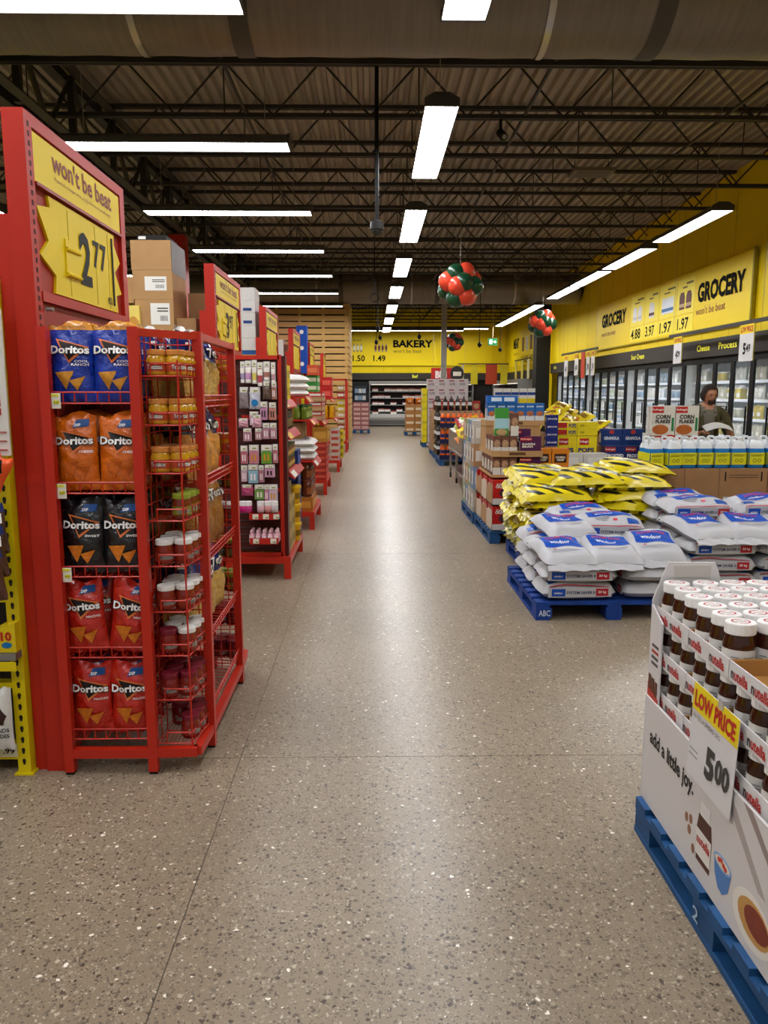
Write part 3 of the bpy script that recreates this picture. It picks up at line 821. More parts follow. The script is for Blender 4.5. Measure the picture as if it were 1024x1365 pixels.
ttext(SN, 'SNICKERS', -.07, .07, .115, .14, t, M('#14204a', .4), .04, .006)
ttext(SN, 'chocolate bars', -.06, .06, .06, .075, t, M('#d8cbb5', .4), .01, .006)
SN = Proto(SN)
for i, z in enumerate((.99, .90, .81)):
    SN.at((-1.55 - .006 * (i == 0), 3.1 - .03 * i, z), 0, '%s brown candy bag with a blue top at the left edge' % ['upper', 'middle', 'lower'][i], rot=(-.15, -.15, .0))
r = thing('snack_box', 'yellow snack box printed with a red ten on the lower candy shelf', 'box', (-1.53, 3.12, .572))
MB().prism([(-.09, 0), (.04, 0), (.04, .125), (-.04, .105), (-.09, .07)], 0, .1).build('carton', M('#d8bd12', .5), r)
text(r, '10', plane((-.02, -.002, .05), (.045, 0, 0), (0, 0, .04)), M('#b3201a', .5), .04)
mb = MB(); mb.prism([(.003 + .022 * math.cos(k * .6), .032 + .013 * math.sin(k * .6)) for k in range(10)], -.003, 0); mb.build('blue_oval', M('#1e6fa8', .5), r)
gs = thing('steel_shelf', 'grey shelf edge with a yellow tag under the snack box', 'shelf', (-1.53, 3.12, .54))
MB().box(-.4, .04, -.01, .1, 0, .03).build('edge', M('#8f8c86', .4, metal=.6), gs)
MB().box(-.1, -.035, -.014, -.01, -.05, .03).build('shelf_tag', M('#c9b83a', .5), gs); MB().box(-.03, .04, -.014, -.01, -.045, -.005).build('shelf_tag', YR, gs)
r = thing('almond_bag', 'white bag of almonds standing on the bottom shelf at the left edge', 'snack bag', (-1.585, 3.12, .142))
me, t = bag_mesh('film', .12, .27, .06, [M('#d5d2cc', .35, coat=.2)], lambda u, v: 0, 81); put('film', me, r)
patch(r, 'nut_print', [(-.045, .15), (-.02, .12), (.03, .12), (.045, .16), (.02, .2), (-.02, .2)], t, M('#3d221c', .5, var=.3, scale=60))
ttext(r, 'ALMONDS', -.05, .05, .088, .106, t, M('#33302c', .5), .02, .005); ttext(r, 'AMANDES', -.05, .05, .062, .08, t, M('#33302c', .5), .02, .005)
r = thing('paper_sack', 'cream paper sack cut by the left edge of the picture', 'sack', (-1.66, 3.1, .142))
me, t = bag_mesh('film', .12, .3, .08, [M('#cfc9bd', .6)], lambda u, v: 0, 83); put('film', me, r)
r = thing('shelf_price_label', 'cream shelf label printed with ninety nine cents on the yellow beam', 'price label', (-1.58, 3.168, .085))
MB().box(-.07, .04, -.004, 0, 0, .06).build('card', M('#cfc8a6', .6), r); text(r, '.99', plane((-.02, -.006, .015), (.05, 0, 0), (0, 0, .025)), INK, .02)
# ---------------- second aisle end: peg wing with pink toiletries ----------------
def uvx(u, y): return (u - 495) * y / 1025
def uvz(v, y): return 1.65 - (v - 523) * y / 1025
wing = thing('peg_wing', 'red peg rack of pink toiletries at the second aisle end', 'display rack', (0, 0, 0))
WX0, WX1, WY = -1.33, -.79, 6.78
for xx in (WX0, WX1): MB().box(xx - .016, xx + .016, WY - .03, WY + .002, .16, 1.97).build('post', RK, wing)
MB().box(WX1 + .016, WX1 + .05, WY - .02, WY + .1, .2, 1.96).build('dark_post', M('#4a100c', .4), wing)
MB().box(WX0, WX1, WY - .03, WY, 1.93, 1.965).build('rail', RK, wing)
MB().box(WX0, WX1, WY - .03, WY, .2, .235).build('rail', RK, wing)
MB().box(WX0, WX1, WY - .002, WY + .008, .25, 1.93).build('back_panel', M('#4a1c16', .6), wing)
mb = MB()
for k in range(27): mb.cyl((WX0, WY - .004, .27 + .0625 * k), (WX1, WY - .004, .27 + .0625 * k), .003, 4)
stuff(mb.build('back_wires', M('#2c2422', .5), wing))
for z in (.78, 1.06, 1.42): MB().box(-1.13, WX1, WY - .012, WY, z, z + .035).build('cross_bar', RK, wing)
PG = 'toiletries hanging on the red peg rack'
packs = [(324, 329, 483, 511, '#9d8fb0', 'lilac tube'), (330, 338, 482, 511, '#c48fc0', 'pink purple tube'), (339, 345, 481, 512, '#cdbb5c', 'yellow tube'), (346, 353, 484, 515, '#ad4a52', 'red tube'), (354, 362, 483, 508, '#a06a5e', 'rosy brown tube'), (364, 369, 484, 512, '#b48a8f', 'dusty pink tube'),
 (322, 333, 516, 544, '#84767a', 'grey mauve pouch'), (335, 349, 516, 545, '#b3b0bb', 'silver pouch with a blue dot'), (353, 362, 508, 532, '#5d4a40', 'brown pouch'),
 (348, 358, 535, 559, '#b27f9c', 'mauve pack with black comb'), (360, 369, 536, 559, '#b8796a', 'salmon pack with black comb'), (320, 332, 557, 569, '#c08a98', 'pale pink pouch on the left'), (338, 350, 552, 569, '#c794a2', 'pale pink pouch in the middle'),
 (351, 360, 563, 584, '#ad7d88', 'dusty pink pack, left of two alike'), (361, 369, 563, 584, '#ad7d88', 'dusty pink pack, right of two alike'), (325, 336, 570, 587, '#b37f8e', 'pink case at the left'), (341, 350, 570, 585, '#b08287', 'pink case in the middle'),
 (332, 345, 592, 617, '#bb7486', 'pink pack with a gold curl'), (348, 363, 592, 617, '#5f8f34', 'green and yellow pack'), (330, 344, 618, 643, '#86adbb', 'pale blue pack of clips'), (352, 366, 618, 635, '#bf8ba4', 'pink pack with black print'),
 (338, 352, 645, 665, '#6c8f44', 'green pack of hair ties'), (357, 369, 645, 668, '#bda6b8', 'clear pack with orange print'),
 (321, 330, 593, 617, '#b0606c', 'rose red pack at the left'), (364, 370, 591, 616, '#a8666c', 'dark rose pack at the right edge'), (345, 351, 619, 642, '#a86a78', 'narrow dusty rose pack between two others'), (321, 329, 619, 641, '#c2a0ac', 'pale pack at the left below the rose red one'), (352, 357, 645, 667, '#b4728a', 'narrow pink pack between green and clear packs'), (321, 336, 645, 660, '#a23a62', 'deep pink pouch low on the left'), (364, 370, 509, 532, '#9a6a5a', 'small brown pack at the right edge'), (334, 346, 548, 566, '#bfa0aa', 'pale grey pink pack in the middle')]
for u0, u1, v0, v1, c, nm in packs:
    x0, x1, z0, z1 = uvx(u0 - .8, 6.68), uvx(u1 + .8, 6.68), uvz(v1, 6.68), uvz(v0, 6.68)
    w_, h_ = x1 - x0, z1 - z0
    t = thing('blister_pack', '%s hanging on the red peg rack' % nm, 'toiletry pack', ((x0 + x1) / 2, 6.685, z0), group=PG)
    MB().box(-w_ * .44, w_ * .44, .018, .021, 0, h_).build('card', M('#cfc4c4', .5), t)
    tall = h_ > .16
    mt = M(c, .3, coat=.4)
    if 'pouch' in nm:
        me, tt = bag_mesh('pouch', w_ * .95, h_ * .82, .035, [mt], lambda u, v: 0, int(u0)); put('pouch', me, t)
        if 'blue' in nm:
            patch(t, 'blue_dot', [(.0 + .03 * math.cos(k * .785), .055 + .03 * math.sin(k * .785)) for k in range(8)], tt, M('#1e74b4', .4), .004)
    elif 'tube' in nm:
        MB().lathe([(w_ * .3, 0), (w_ * .34, .012), (w_ * .36, .03), (w_ * .4, h_ * .45), (w_ * .42, h_ * .7), (w_ * .1, h_ * .74)], 10, [1, 1, 0, 2, 0], 1, .45).build('tube', [mt, WHT, M('#d8d0c6', .4)], t, smooth=True)
    else:
        MB().prism([(-w_ * .38, 0), (w_ * .38, 0), (w_ * .4, h_ * .6), (w_ * .32, h_ * .68), (-w_ * .32, h_ * .68), (-w_ * .4, h_ * .6)], -.006, .018).build('blister', mt, t)
        dk = '#1d1a1c' if 'black' in nm else '#c48a22' if ('gold' in nm or 'yellow' in nm or 'orange' in nm) else '#e2d6d8'
        for k in (-1, 1): MB().box(k * w_ * .14 - w_ * .07, k * w_ * .14 + w_ * .07, -.009, -.006, h_ * .15, h_ * .5).build('print', M(dk, .5), t)
    MB().box(-w_ * .34, w_ * .34, -.012, -.010, h_ * .74, h_ * .98).build('price_flag', M('#dcd9cc', .5), t)
    MB().box(-w_ * .1, w_ * .25, -.0135, -.012, h_ * .79, h_ * .86).build('price_print', M('#8f8a4a', .5), t)
    MB().cyl((0, -.012, h_ * .95), (0, .09, h_ * .95), .002, 4).build('peg', GREY, t)
# magenta pots and two trays
def pot(lab, loc, c, r_, h_):
    t = thing('cosmetic_pot', lab, 'cosmetic jar', loc, group='small cosmetic pots on the red trays')
    MB().lathe([(r_ * .8, 0), (r_, .006), (r_, h_ * .6), (r_ * .8, h_ * .65)], 12, 0).build('pot', M(c, .35), t, smooth=True)
    MB().lathe([(r_ * 1.02, h_ * .62), (r_ * 1.02, h_ * .97), (r_ * .95, h_)], 12, 0).build('lid', M('#e3dcdc', .4), t, smooth=False)
for k, (u, c, nm) in enumerate(((323, '#b8246c', 'magenta pot at the left of the upper tray'), (330, '#c03a80', 'second magenta pot on the upper tray'), (347, '#cfa8b2', 'white lidded pink pot on the upper tray'), (357, '#c88a86', 'white lidded salmon pot on the upper tray'), (365, '#bdb0b4', 'grey pot at the right of the upper tray'))):
    pot(nm + ' of the peg rack', (uvx(u, 6.66), 6.64, .615), c, .033, .1)
for z, nm in ((.56, 'upper'), (.345, 'lower')):
    t = thing('red_tray', '%s red tray with white price tags on the peg rack' % nm, 'tray', (0, 0, z), group='red trays of the peg rack')
    x0, x1 = uvx(331, 6.6), WX1 - .02
    MB().box(x0, x1, 6.58, 6.77, 0, .008).build('tray_floor', DRED, t)
    MB().box(x0, x1, 6.572, 6.58, 0, .055).build('lip', DRED, t)
    for k in range(3 if z > .5 else 2):
        q = x0 + .03 + k * (.09 if z > .5 else .15)
        tg = MB().box(q, q + .05, 6.568, 6.572, .008, .05).build('price_tag', TAG, t)
        MB().box(q + .02, q + .045, 6.566, 6.568, .015, .026).build('tag_print', M('#8f8a4a', .5), tg)
    for xx in (x0, x1 - .008): MB().box(xx, xx + .008, 6.58, 6.77, 0, .055).build('side', DRED, t)
BT = thing('lotion_bottle', 'x', 'bottle', group='pink lotion bottles on the lower red tray')
MB().lathe([(.02, 0), (.023, .006), (.023, .062), (.016, .078), (.009, .084)], 12, lambda j, i: 1 if j == 1 and 5 < i < 11 else 0).build('bottle', [M('#c795a2', .3), M('#d9c3c8', .4)], BT, smooth=True)
MB().lathe([(.013, .082), (.015, .086), (.015, .1), (.012, .108), (.004, .114)], 12, 0).build('cap', M('#d9aeb8', .35), BT, smooth=True)
BT = Proto(BT)
for r_ in range(3):
    for k in range(5):
        BT.at((uvx(333 + 8.3 * k, 6.6), 6.612 + .052 * r_, .354), 0, 'pink lotion bottle, %s from the left in the %s row of the lower tray' % (ORD[k], ['front', 'middle', 'back'][r_]))
# ---------------- stepped aisle-end displays ----------------
def base_stand(y0, y1, x1, lab, legs=2, z=.2, x0=-1.3, root=None):
    t = root or thing('display_stand', lab, 'display stand', (0, 0, 0), group='red steel stands at the aisle ends')
    MB().box(x0, x1, y0, y1, z - .06, z).build('deck', RK, t)
    for yy in (y0, y1 - .05):
        for xx in (x0, x1 - .06): MB().box(xx, xx + .06, yy, yy + .05, 0, z - .06).build('leg', RK, t)
    for yy in (y0 + .12, y1 - .2): MB().box(x0 - .02, x0 + .01, yy, yy + .03, z, 1.9).build('bracket', RK, t)
    STAND[0] = t
    return t
STAND = [None]
def shelf_tray(y0, y1, x1, z, lipc=DRED, x0=-1.3, tagc='#c9a83e', sl=.05):
    t = MB().box(x0, x1, y0, y1, z - .02, z).build('shelf', RK, STAND[0])
    mb = MB(); mb.add([(x1, y0, z - .05), (x1 + sl, y0, z - .075), (x1 + sl, y1, z - .075), (x1, y1, z - .05), (x1, y0, z + .0), (x1 + sl, y0, z - .065), (x1 + sl, y1, z - .065), (x1, y1, z)], [(3, 2, 1, 0), (4, 5, 6, 7), (0, 1, 5, 4), (1, 2, 6, 5), (2, 3, 7, 6), (3, 0, 4, 7)])
    mb.build('sloped_lip', lipc, t)
    mb = MB(); mb.add([(x1 + .012, y0 + .03, z - .013), (x1 + sl + .002, y0 + .03, z - .061), (x1 + sl + .002, y0 + .3, z - .061), (x1 + .012, y0 + .3, z - .013)], [(0, 1, 2, 3)])
    mb.build('price_strip', M(tagc, .5), t)
class Kit:
    """small products built once and copied"""
    def __init__(s): s.d = {}
    def get(s, key, fn):
        if key not in s.d: s.d[key] = Proto(fn())
        return s.d[key]
KIT = Kit()
def case_proto(w_, d_, h_, c, c2, name='shelf_carton', cat='carton', word=None):
    t = thing(name, 'x', cat)
    MB().box(-w_ / 2, w_ / 2, 0, d_, 0, h_).build('case', M(c, .6, var=.05, scale=8), t)
    MB().box(-w_ * .4, w_ * .4, -.0015, 0, h_ * .25, h_ * .7).build('front_print', M(c2, .5), t)
    MB().box(w_ / 2, w_ / 2 + .0015, d_ * .12, d_ * .88, h_ * .25, h_ * .7).build('side_print', M(c2, .5), t)
    MB().box(-w_ / 2 - .0015, -w_ / 2, d_ * .12, d_ * .55, h_ * .2, h_ * .8).build('side_print', M(c2, .5), t)
    MB().box(-w_ / 2 - .0015, -w_ / 2, d_ * .62, d_ * .9, h_ * .3, h_ * .6).build('side_print', M('#5a5048', .5), t)
    MB().box(-w_ * .12, w_ * .12, 0, d_, h_, h_ + .0008).build('tape', M('#9c8a70', .4), t)
    if word: text(t, word, plane((-w_ * .36, -.003, h_ * .36), (w_ * .72, 0, 0), (0, 0, h_ * .22)), WHT, .02)
    return t
def put_case(key, loc, lab, grp, w_, d_, h_, c, c2, rz=0, **k):
    KIT.get(key, lambda: case_proto(w_, d_, h_, c, c2, **k)).at(loc, rz, lab, grp)
def jar_row(key, fn, x, ys, z, lab, grp, rz=pi / 2, cols=1, dx=.085):
    P = KIT.get(key, fn)
    for c in range(cols):
        for i, y in enumerate(ys):
            P.at((x - dx * c, y, z), rz, lab % (ORD[i], ['front', 'second', 'third'][c]), grp)
G2 = 'goods on the second aisle-end display'
base_stand(6.72, 7.95, -.72, 'x', z=.2, root=wing)
for i in range(4): put_case('tan', (-.86, 6.86, .201 + .162 * i), 'tan printed case, %s up beside the dark post' % ORD[i], G2, .22, .3, .16, '#b49a5e', '#7d6a34')
for i in range(3): put_case('tan', (-.86, 7.17, .201 + .162 * i), 'tan printed case, %s up in the second stack past the dark post' % ORD[i], G2, .22, .3, .16, '#b49a5e', '#7d6a34')
def tub(c, lid):
    t = thing('yellow_tub', 'x', 'tub'); MB().lathe([(.062, 0), (.066, .006), (.072, .15), (.074, .155)], 16, 0).build('tub', M(c, .35), t, smooth=True)
    L = MB().lathe([(.078, .15), (.08, .155), (.08, .175), (.074, .182)], 16, 0).build('lid', M(lid, .35), t)
    mb = MB(); mb.grid(lambda u, v: (.0705 * math.cos(-1.2 + 1.6 * u + (0)) , .0705 * math.sin(-1.2 + 1.6 * u), .05 + .06 * v), 6, 1); mb.build('label', M('#7a5a10', .5), t)
    return t
for i in range(3): KIT.get('tub', lambda: tub('#d8a30f', '#d8b01c')).at((-.77, 7.52, .202 + .184 * i), 0, 'round yellow tub, %s in the pile by the navy cases' % ['bottom', 'middle', 'top'][i], G2)
for i in range(5): put_case('navy', (-.86, 7.63, .201 + .176 * i), 'navy blue case, %s up at the end of the second display' % ORD[i], G2, .26, .3, .174, '#152a66', '#2b4da0')
shelf_tray(6.9, 7.9, -.74, .95, tagc='#d8d4c8')
def small_jar(): return jar('x', 'sauce_jar', '#6b3d1c', '#3f5a2c', '#b89a4c', h=.11, r=.036, wide=.6, seg=12).r
jar_row('sj', small_jar, -.79, [6.96 + .085 * i for i in range(10)], .951, 'brown sauce jar, %s along the %s row above the tan cases', G2, cols=2)
jar_row('sj', small_jar, -.79, [6.96 + .085 * i for i in range(9)], 1.062, 'brown sauce jar, %s along the %s row, stacked on the others', G2, cols=1)
shelf_tray(6.9, 7.9, -.77, 1.30, tagc='#d8b23e')
def dark_bottle(): return jar('x', 'sauce_bottle', '#3a2a16', '#201a14', '#7a6a44', h=.19, r=.03, wide=.6, seg=12, shoulder=.66, cat='bottle', lidname='cap').r
jar_row('db', dark_bottle, -.81, [6.94 + .085 * i for i in range(10)], 1.301, 'dark sauce bottle, %s along the %s row of the second display', G2, cols=2, dx=.075)
shelf_tray(6.9, 7.9, -.8, 1.58)
for i in range(2):
    for k in range(4): put_case('yc', (-.905, 6.93 + .21 * k, 1.581 + .165 * i), 'bright yellow carton, %s from the peg rack in the %s layer' % (ORD[k], ['lower', 'upper'][i]), G2, .2, .2, .162, '#ddc414', '#a8920e')
# third display
G3 = 'goods on the third aisle-end display'
base_stand(9.2, 10.4, -.69, 'red steel base under the third aisle-end display', z=.22)
def big_jar(): return jar('x', 'brown_tub', '#5a2412', '#7c3a1c', '#8a4a20', h=.2, r=.06, wide=.5, seg=14, shoulder=.85).r
for lv in range(2):
    jar_row('bj', big_jar, -.78, [9.3 + .13 * i for i in range(5)], .40 + .205 * lv, 'tall brown jar, %s along the %s row, ' + ['lower', 'upper'][lv] + ' layer, third display', G3, cols=2, dx=.13)
for k in range(4): put_case('ktray', (-.84, 9.24 + .165 * k, .221), 'orange brown case under the tall brown jars, %s from the camera' % ORD[k], G3, .26, .16, .175, '#a8621e', '#c98a34')
shelf_tray(9.2, 10.05, -.7, .84, tagc='#d8d4c8')
def sack_mesh(w_, l_, h_, seed, mats, mfn, nu=14, nv=10, frill=.0):
    rr = random.Random(seed); ph = [rr.uniform(0, 6.28) for _ in range(6)]
    def prof(u, v):
        a = max(0, 1 - abs(2 * u - 1) ** 3.2) ** .55; b = max(0, 1 - abs(2 * v - 1) ** 3.0) ** .55
        wr = 1 + .06 * math.sin(8 * u + ph[0]) * math.sin(6 * v + ph[1]) + .05 * math.sin(17 * u + ph[2] + 5 * v) + .04 * math.sin(15 * v + ph[3])
        return a * b * wr
    def top(u, v): 
        p = prof(u, v); z = h_ * (.36 + .64 * p)
        return ((u - .5) * l_, (v - .5) * w_ * (1 - .02 * math.sin(9 * u + ph[4])), z + (frill * math.sin(30 * v + ph[5]) if u < .04 or u > .96 else 0))
    def bot(u, v):
        p = prof(u, v); return ((u - .5) * l_, (v - .5) * w_ * (1 - .02 * math.sin(9 * u + ph[4])), h_ * (.36 - .36 * min(1, p * 1.25)) + (frill * math.sin(30 * v + ph[5]) if u < .04 or u > .96 else 0))
    mb = MB(); mb.grid(top, nu, nv, mfn); mb.grid(bot, nu, nv, lambda u, v: 0)
    return mb.mesh('sack', mats, True), top
def white_sack():
    t = thing('white_sack', 'x', 'sack'); me, tp = sack_mesh(.2, .36, .09, 5, [M('#cfccc8', .35)], lambda u, v: 0); put('sack', me, t)
    MB().grid(lambda u, v: Vector(tp(.3 + .4 * u, .3 + .4 * v)) + Vector((0, 0, .003)), 4, 4).build('print', M('#a8a4a4', .5), t); return t
for i in range(3):
    for k in range(3): KIT.get('ws', white_sack).at((-.86, 9.33 + .22 * k, .842 + .082 * i), RN.uniform(-.1, .1), 'white sugar sack, %s from the camera in the %s layer' % (ORD[k], ['bottom', 'middle', 'top'][i]), G3)
put_case('kbig', (-.98, 9.3, 1.09), 'plain cardboard case behind the white sacks, nearer one', G3, .3, .3, .2, '#a07c50', '#b08c60')
put_case('kbig', (-.98, 9.65, 1.09), 'plain cardboard case behind the white sacks, farther one', G3, .3, .3, .2, '#a07c50', '#b08c60')
shelf_tray(9.2, 10.05, -.73, 1.33, tagc='#d8b86a')
def pickle(): return jar('x', 'pickle_jar', '#5d6a1c', '#2e5a2a', '#8a9a4a', h=.17, r=.045, wide=.4, seg=12).r
jar_row('pj', pickle, -.79, [9.24 + .1 * i for i in range(7)], 1.332, 'green pickle jar, %s along the %s row of the third display', G3, cols=2, dx=.1)
shelf_tray(9.2, 9.9, -.78, 1.6)
for i in range(3):
    for k in range(2): KIT.get('ws', white_sack).at((-.94, 9.34 + .24 * k, 1.602 + .082 * i), .1, 'white flour bag lying flat, %s from the camera, %s layer, top shelf' % (ORD[k], ['bottom', 'middle', 'top'][i]), G3)
# fourth and fifth displays
G4 = 'goods on the fourth aisle-end display'
base_stand(12.4, 13.6, -.72, 'red steel base under the fourth aisle-end display', z=.25)
for lv in range(6):
    for k in range(3): put_case('rbag', (-.83, 12.45 + .24 * k, .252 + .1 * lv), 'red snack carton, %s from the camera in the %s layer of the fourth display' % (ORD[k], ORD[lv]), G4, .2, .22, .097, '#9c2418', '#c4503a')
shelf_tray(12.45, 13.5, -.8, 1.2)
for lv in range(3):
    for k in range(3):
        put_case('ctray', (-.9, 12.48 + .26 * k, 1.202 + .15 * lv), 'open cardboard tray of red packs, %s from the camera in the %s layer' % (ORD[k], ORD[lv]), G4, .24, .25, .075, '#a8825a', '#b8946a')
        put_case('rpk', (-.9, 12.5 + .26 * k, 1.278 + .15 * lv), 'red pack standing in the %s tray of the %s layer' % (ORD[k], ORD[lv]), G4, .22, .2, .072, '#b8281c', '#e0dcd4')
for k in range(3):
    for lv in range(2): put_case('grn', (-.95, 12.5 + .2 * k, 1.66 + .13 * lv), 'green printed carton, %s from the camera, %s layer, fourth display' % (ORD[k], ['lower', 'upper'][lv]), G4, .18, .19, .128, '#3f8a3c', '#d8d4b8')
put_case('osq', (-.93, 12.46, 1.92), 'orange square carton above the green cartons', G4, .18, .18, .16, '#c8502c', '#d8744c')
put_case('obx', (-.83, 12.5, .854), 'orange brown case on the red cartons of the fourth display', G4, .24, .6, .24, '#b07a24', '#c9963c')
G5 = 'goods on the fifth aisle-end display'
base_stand(16.0, 17.2, -.66, 'red steel base under the fifth aisle-end display', z=.25)
for lv in range(5):
    for k in range(2): put_case('wred', (-.76, 16.05 + .34 * k, .252 + .13 * lv), 'small white and red carton, %s stack, %s layer of the fifth display' % (['near', 'far'][k], ORD[lv]), G5, .18, .3, .128, '#b8a89a', '#a83c2c')
for lv in range(4): put_case('ytag', (-.66, 16.72, .252 + .15 * lv), 'yellow bag like carton, %s up at the aisle edge of the fifth display' % ORD[lv], G5, .1, .3, .147, '#d8c21a', '#8a7a10')
shelf_tray(16.0, 17.1, -.76, 1.12, tagc='#e6e2da')
def yb(): return jar('x', 'yellow_bottle', '#cf9410', '#d8a820', '#b06a10', h=.26, r=.055, wide=.4, seg=12, shoulder=.7, cat='bottle', lidname='cap').r
jar_row('yb', yb, -.82, [16.1 + .125 * i for i in range(6)], 1.122, 'yellow mustard bottle, %s along the %s row of the fifth display', G5, cols=2, dx=.12)
shelf_tray(16.0, 17.1, -.84, 1.52, tagc='#d8c41c')
for k in range(3):
    for lv in range(2): put_case('redb', (-.92, 16.05 + .24 * k, 1.522 + .22 * lv), 'tall red carton, %s from the camera in the %s layer of the fifth display' % (ORD[k], ['lower', 'upper'][lv]), G5, .2, .22, .217, '#b41c16', '#d85a48')
G6 = 'goods on the farthest aisle-end display'
t = thing('tall_rack', 'tall red rack frame at the farthest aisle end', 'display rack', (0, 0, 0))
base_stand(21.4, 22.6, -.66, 'x', z=.3, root=t)
for yy in (21.45, 22.4): MB().box(-.72, -.67, yy, yy + .05, .3, 2.02).build('post', RK, t)
MB().box(-1.3, -.67, 21.45, 21.5, 1.97, 2.02).build('rail', RK, t); MB().box(-.72, -.67, 21.45, 22.45, 1.97, 2.02).build('rail', RK, t)
for z in (.95, 1.5): MB().box(-1.3, -.73, 21.46, 22.4, z - .02, z).build('deck', RK, t)
for lv in range(9):
    for k in range(2):
        c = ['#d0b41c', '#a8824c', '#d0b41c', '#b89a6a', '#8f2a20'][(lv * 2 + k) % 5]
        put_case('g6' + c, (-.84, 21.52 + .42 * k, (.302 + .16 * lv) if lv < 4 else (.952 + .17 * (lv - 4)) if lv < 7 else 1.502 + .19 * (lv - 7)), 'mixed colour carton, %s column, %s from the bottom of the farthest display' % (['near', 'far'][k], ORD[lv]), G6, .2, .36, .158, c, '#d6cfbf')
# ---------------- wooden slat wall ----------------
PINE = M('#c2995a', .6, var=.22, scale=6, stretch=(.6, 4, 14))
PINE2 = M('#b88a58', .6, var=.22, scale=6, stretch=(.6, 4, 14))
sl = thing('slat_wall', 'pale wooden pallet-board wall closing the left shelving at the far end', 'wooden wall', (0, 0, 0))
me = {}
rows = 23
for r_ in range(rows):
    z0 = .03 + r_ * .206
    for c, (a, b) in enumerate(((-4.6, -2.33), (-2.31, -.74))):
        o = MB().box(a, b, -.012, .012, 0, .165).build('plank', PINE2 if (c == 0) else PINE, sl, (0, 25.62 + RN.uniform(-.004, .004), z0 + RN.uniform(-.006, .006)))
    for a, b in ((25.66, 27.6), (27.62, 29.6)):
        MB().box(-.012, .012, a, b, 0, .165).build('plank', PINE, sl, (-.73, 0, z0 + RN.uniform(-.006, .006)))
for xx in (-4.2, -3.05, -2.32, -1.55, -.81): MB().box(xx - .045, xx + .045, 25.635, 25.7, 0, 4.78).build('batten', PINE, sl)
for yy in (26.6, 27.61, 28.6, 29.5): MB().box(-.83, -.745, yy - .04, yy + .04, 0, 4.78).build('batten', PINE, sl)
MB().box(-4.6, -.84, 25.72, 25.74, 0, 4.75).build('backing', M('#191410', .9), sl)
MB().box(-.86, -.84, 25.74, 29.6, 0, 4.75).build('backing', M('#191410', .9), sl)
# ---------------- back wall: bakery sign and open meat cooler ----------------
bs = thing('wall_sign', 'yellow bakery wall sign with two product prices on the back wall', 'sign', (0, 38.9, 0))
MB().box(-1.0, 6.0, -.06, -.01, 2.97, 4.75).build('board', YEL, bs)
MB().box(-1.0, 6.0, -.075, -.06, 2.95, 2.97).build('bottom_edge', M('#a89400', .6), bs)
def bk(u0, u1, v0, v1): return plane((uvx(u0, 38.8), -.066, uvz(v1, 38.8)), (uvx(u1, 38.8) - uvx(u0, 38.8), 0, 0), (0, 0, uvz(v0, 38.8) - uvz(v1, 38.8)))
text(bs, 'BAKERY', bk(524, 576, 455.5, 465), INK, .04)
text(bs, "won't be beat", bk(524, 561, 467, 472), M('#6b5a14', .5), .0)
text(bs, '1.50', bk(471, 487, 475, 483), INK, .02); text(bs, '1.49', bk(498, 514, 475, 483), INK, .02)
for u0 in (472, 500):
    for k in range(3 if u0 < 480 else 4):
        q = uvx(u0 + 1 + k * 4.6, 38.8)
        MB().lathe([(.05, 0), (.055, .1), (.055, .3), (.03, .36), (.03, .42)], 8, [0, 1, 0, 0], 1, .15, c=(q, -.066)).build('product_print', [M('#b09a6a', .5), M('#6b3a3a' if u0 > 480 else '#e0dcc8', .5)], bs, loc=(0, 0, 3.62))
    text(bs, 'Bread' if u0 < 480 else 'Rolls', bk(u0, u0 + 10, 454, 457), M('#7a6a18', .5), 0)
def open_cooler(x0, x1, yb, lab, front=-.9, zt=2.2, packs=True, seed=1):
    t = thing('open_cooler', lab, 'cooler', (x0, yb, 0)); W = x1 - x0; rr = random.Random(seed)
    CG = M('#8f8c87', .4, metal=.4)
    MB().box(0, W, -.1, 0, 0, zt).build('back', M('#3d3a38', .6), t)
    MB().box(0, W, front, -.1, zt - .16, zt).build('canopy', CG, t)
    MB().box(0, W, front, -.1, .06, .42).build('base', CG, t); MB().box(0, W, front - .012, front, .1, .3).build('kick_panel', M('#5f5c58', .5), t); MB().box(0, W, front - .02, front, .4, .46).build('bumper', M('#b8b5ae', .4), t)
    for xx in (0, W - .05): MB().box(xx, xx + .05, front, -.1, .42, zt - .16).build('side', CG, t)
    k = 0
    sh = []
    for z in (.72, 1.05, 1.38, 1.7):
        s = MB().box(.05, W - .05, front + .25, -.1, z - .03, z).build('shelf', M('#55524f', .5), t); MB().box(.05, W - .05, front + .24, front + .25, z - .04, z + .0).build('shelf_edge', M('#8f8b86', .5), s)
        sh.append(z)
    MB().box(.05, W - .05, front + .06, -.1, .42, .6).build('well', M('#c4c2bd', .5), t)
    MB().box(.1, W - .1, front + .02, front + .06, zt - .19, zt - .16).build('tube_lamp', M('#fff4e4', .4, emit=1.0), t)
    return t, sh, W
mc, msh, mw = open_cooler(-.1, 5.0, 38.86, 'long open meat cooler with grey canopy under the bakery sign', -.9)
def tray_proto(c):
    t = thing('meat_tray', 'x', 'meat tray'); MB().prism([(-.13, 0), (.13, 0), (.15, .045), (-.15, .045)], 0, .2).build('tray', WHT, t)
    MB().box(-.13, .13, .02, .18, .045, .075).build('meat', M(c, .4, var=.3, scale=20), t); MB().box(-.05, .05, -.004, 0, .005, .04).build('label', M('#e6e2da', .5), t); return t
MT = [Proto(tray_proto('#8c2a26')), Proto(tray_proto('#b8685c'))]
q = 0
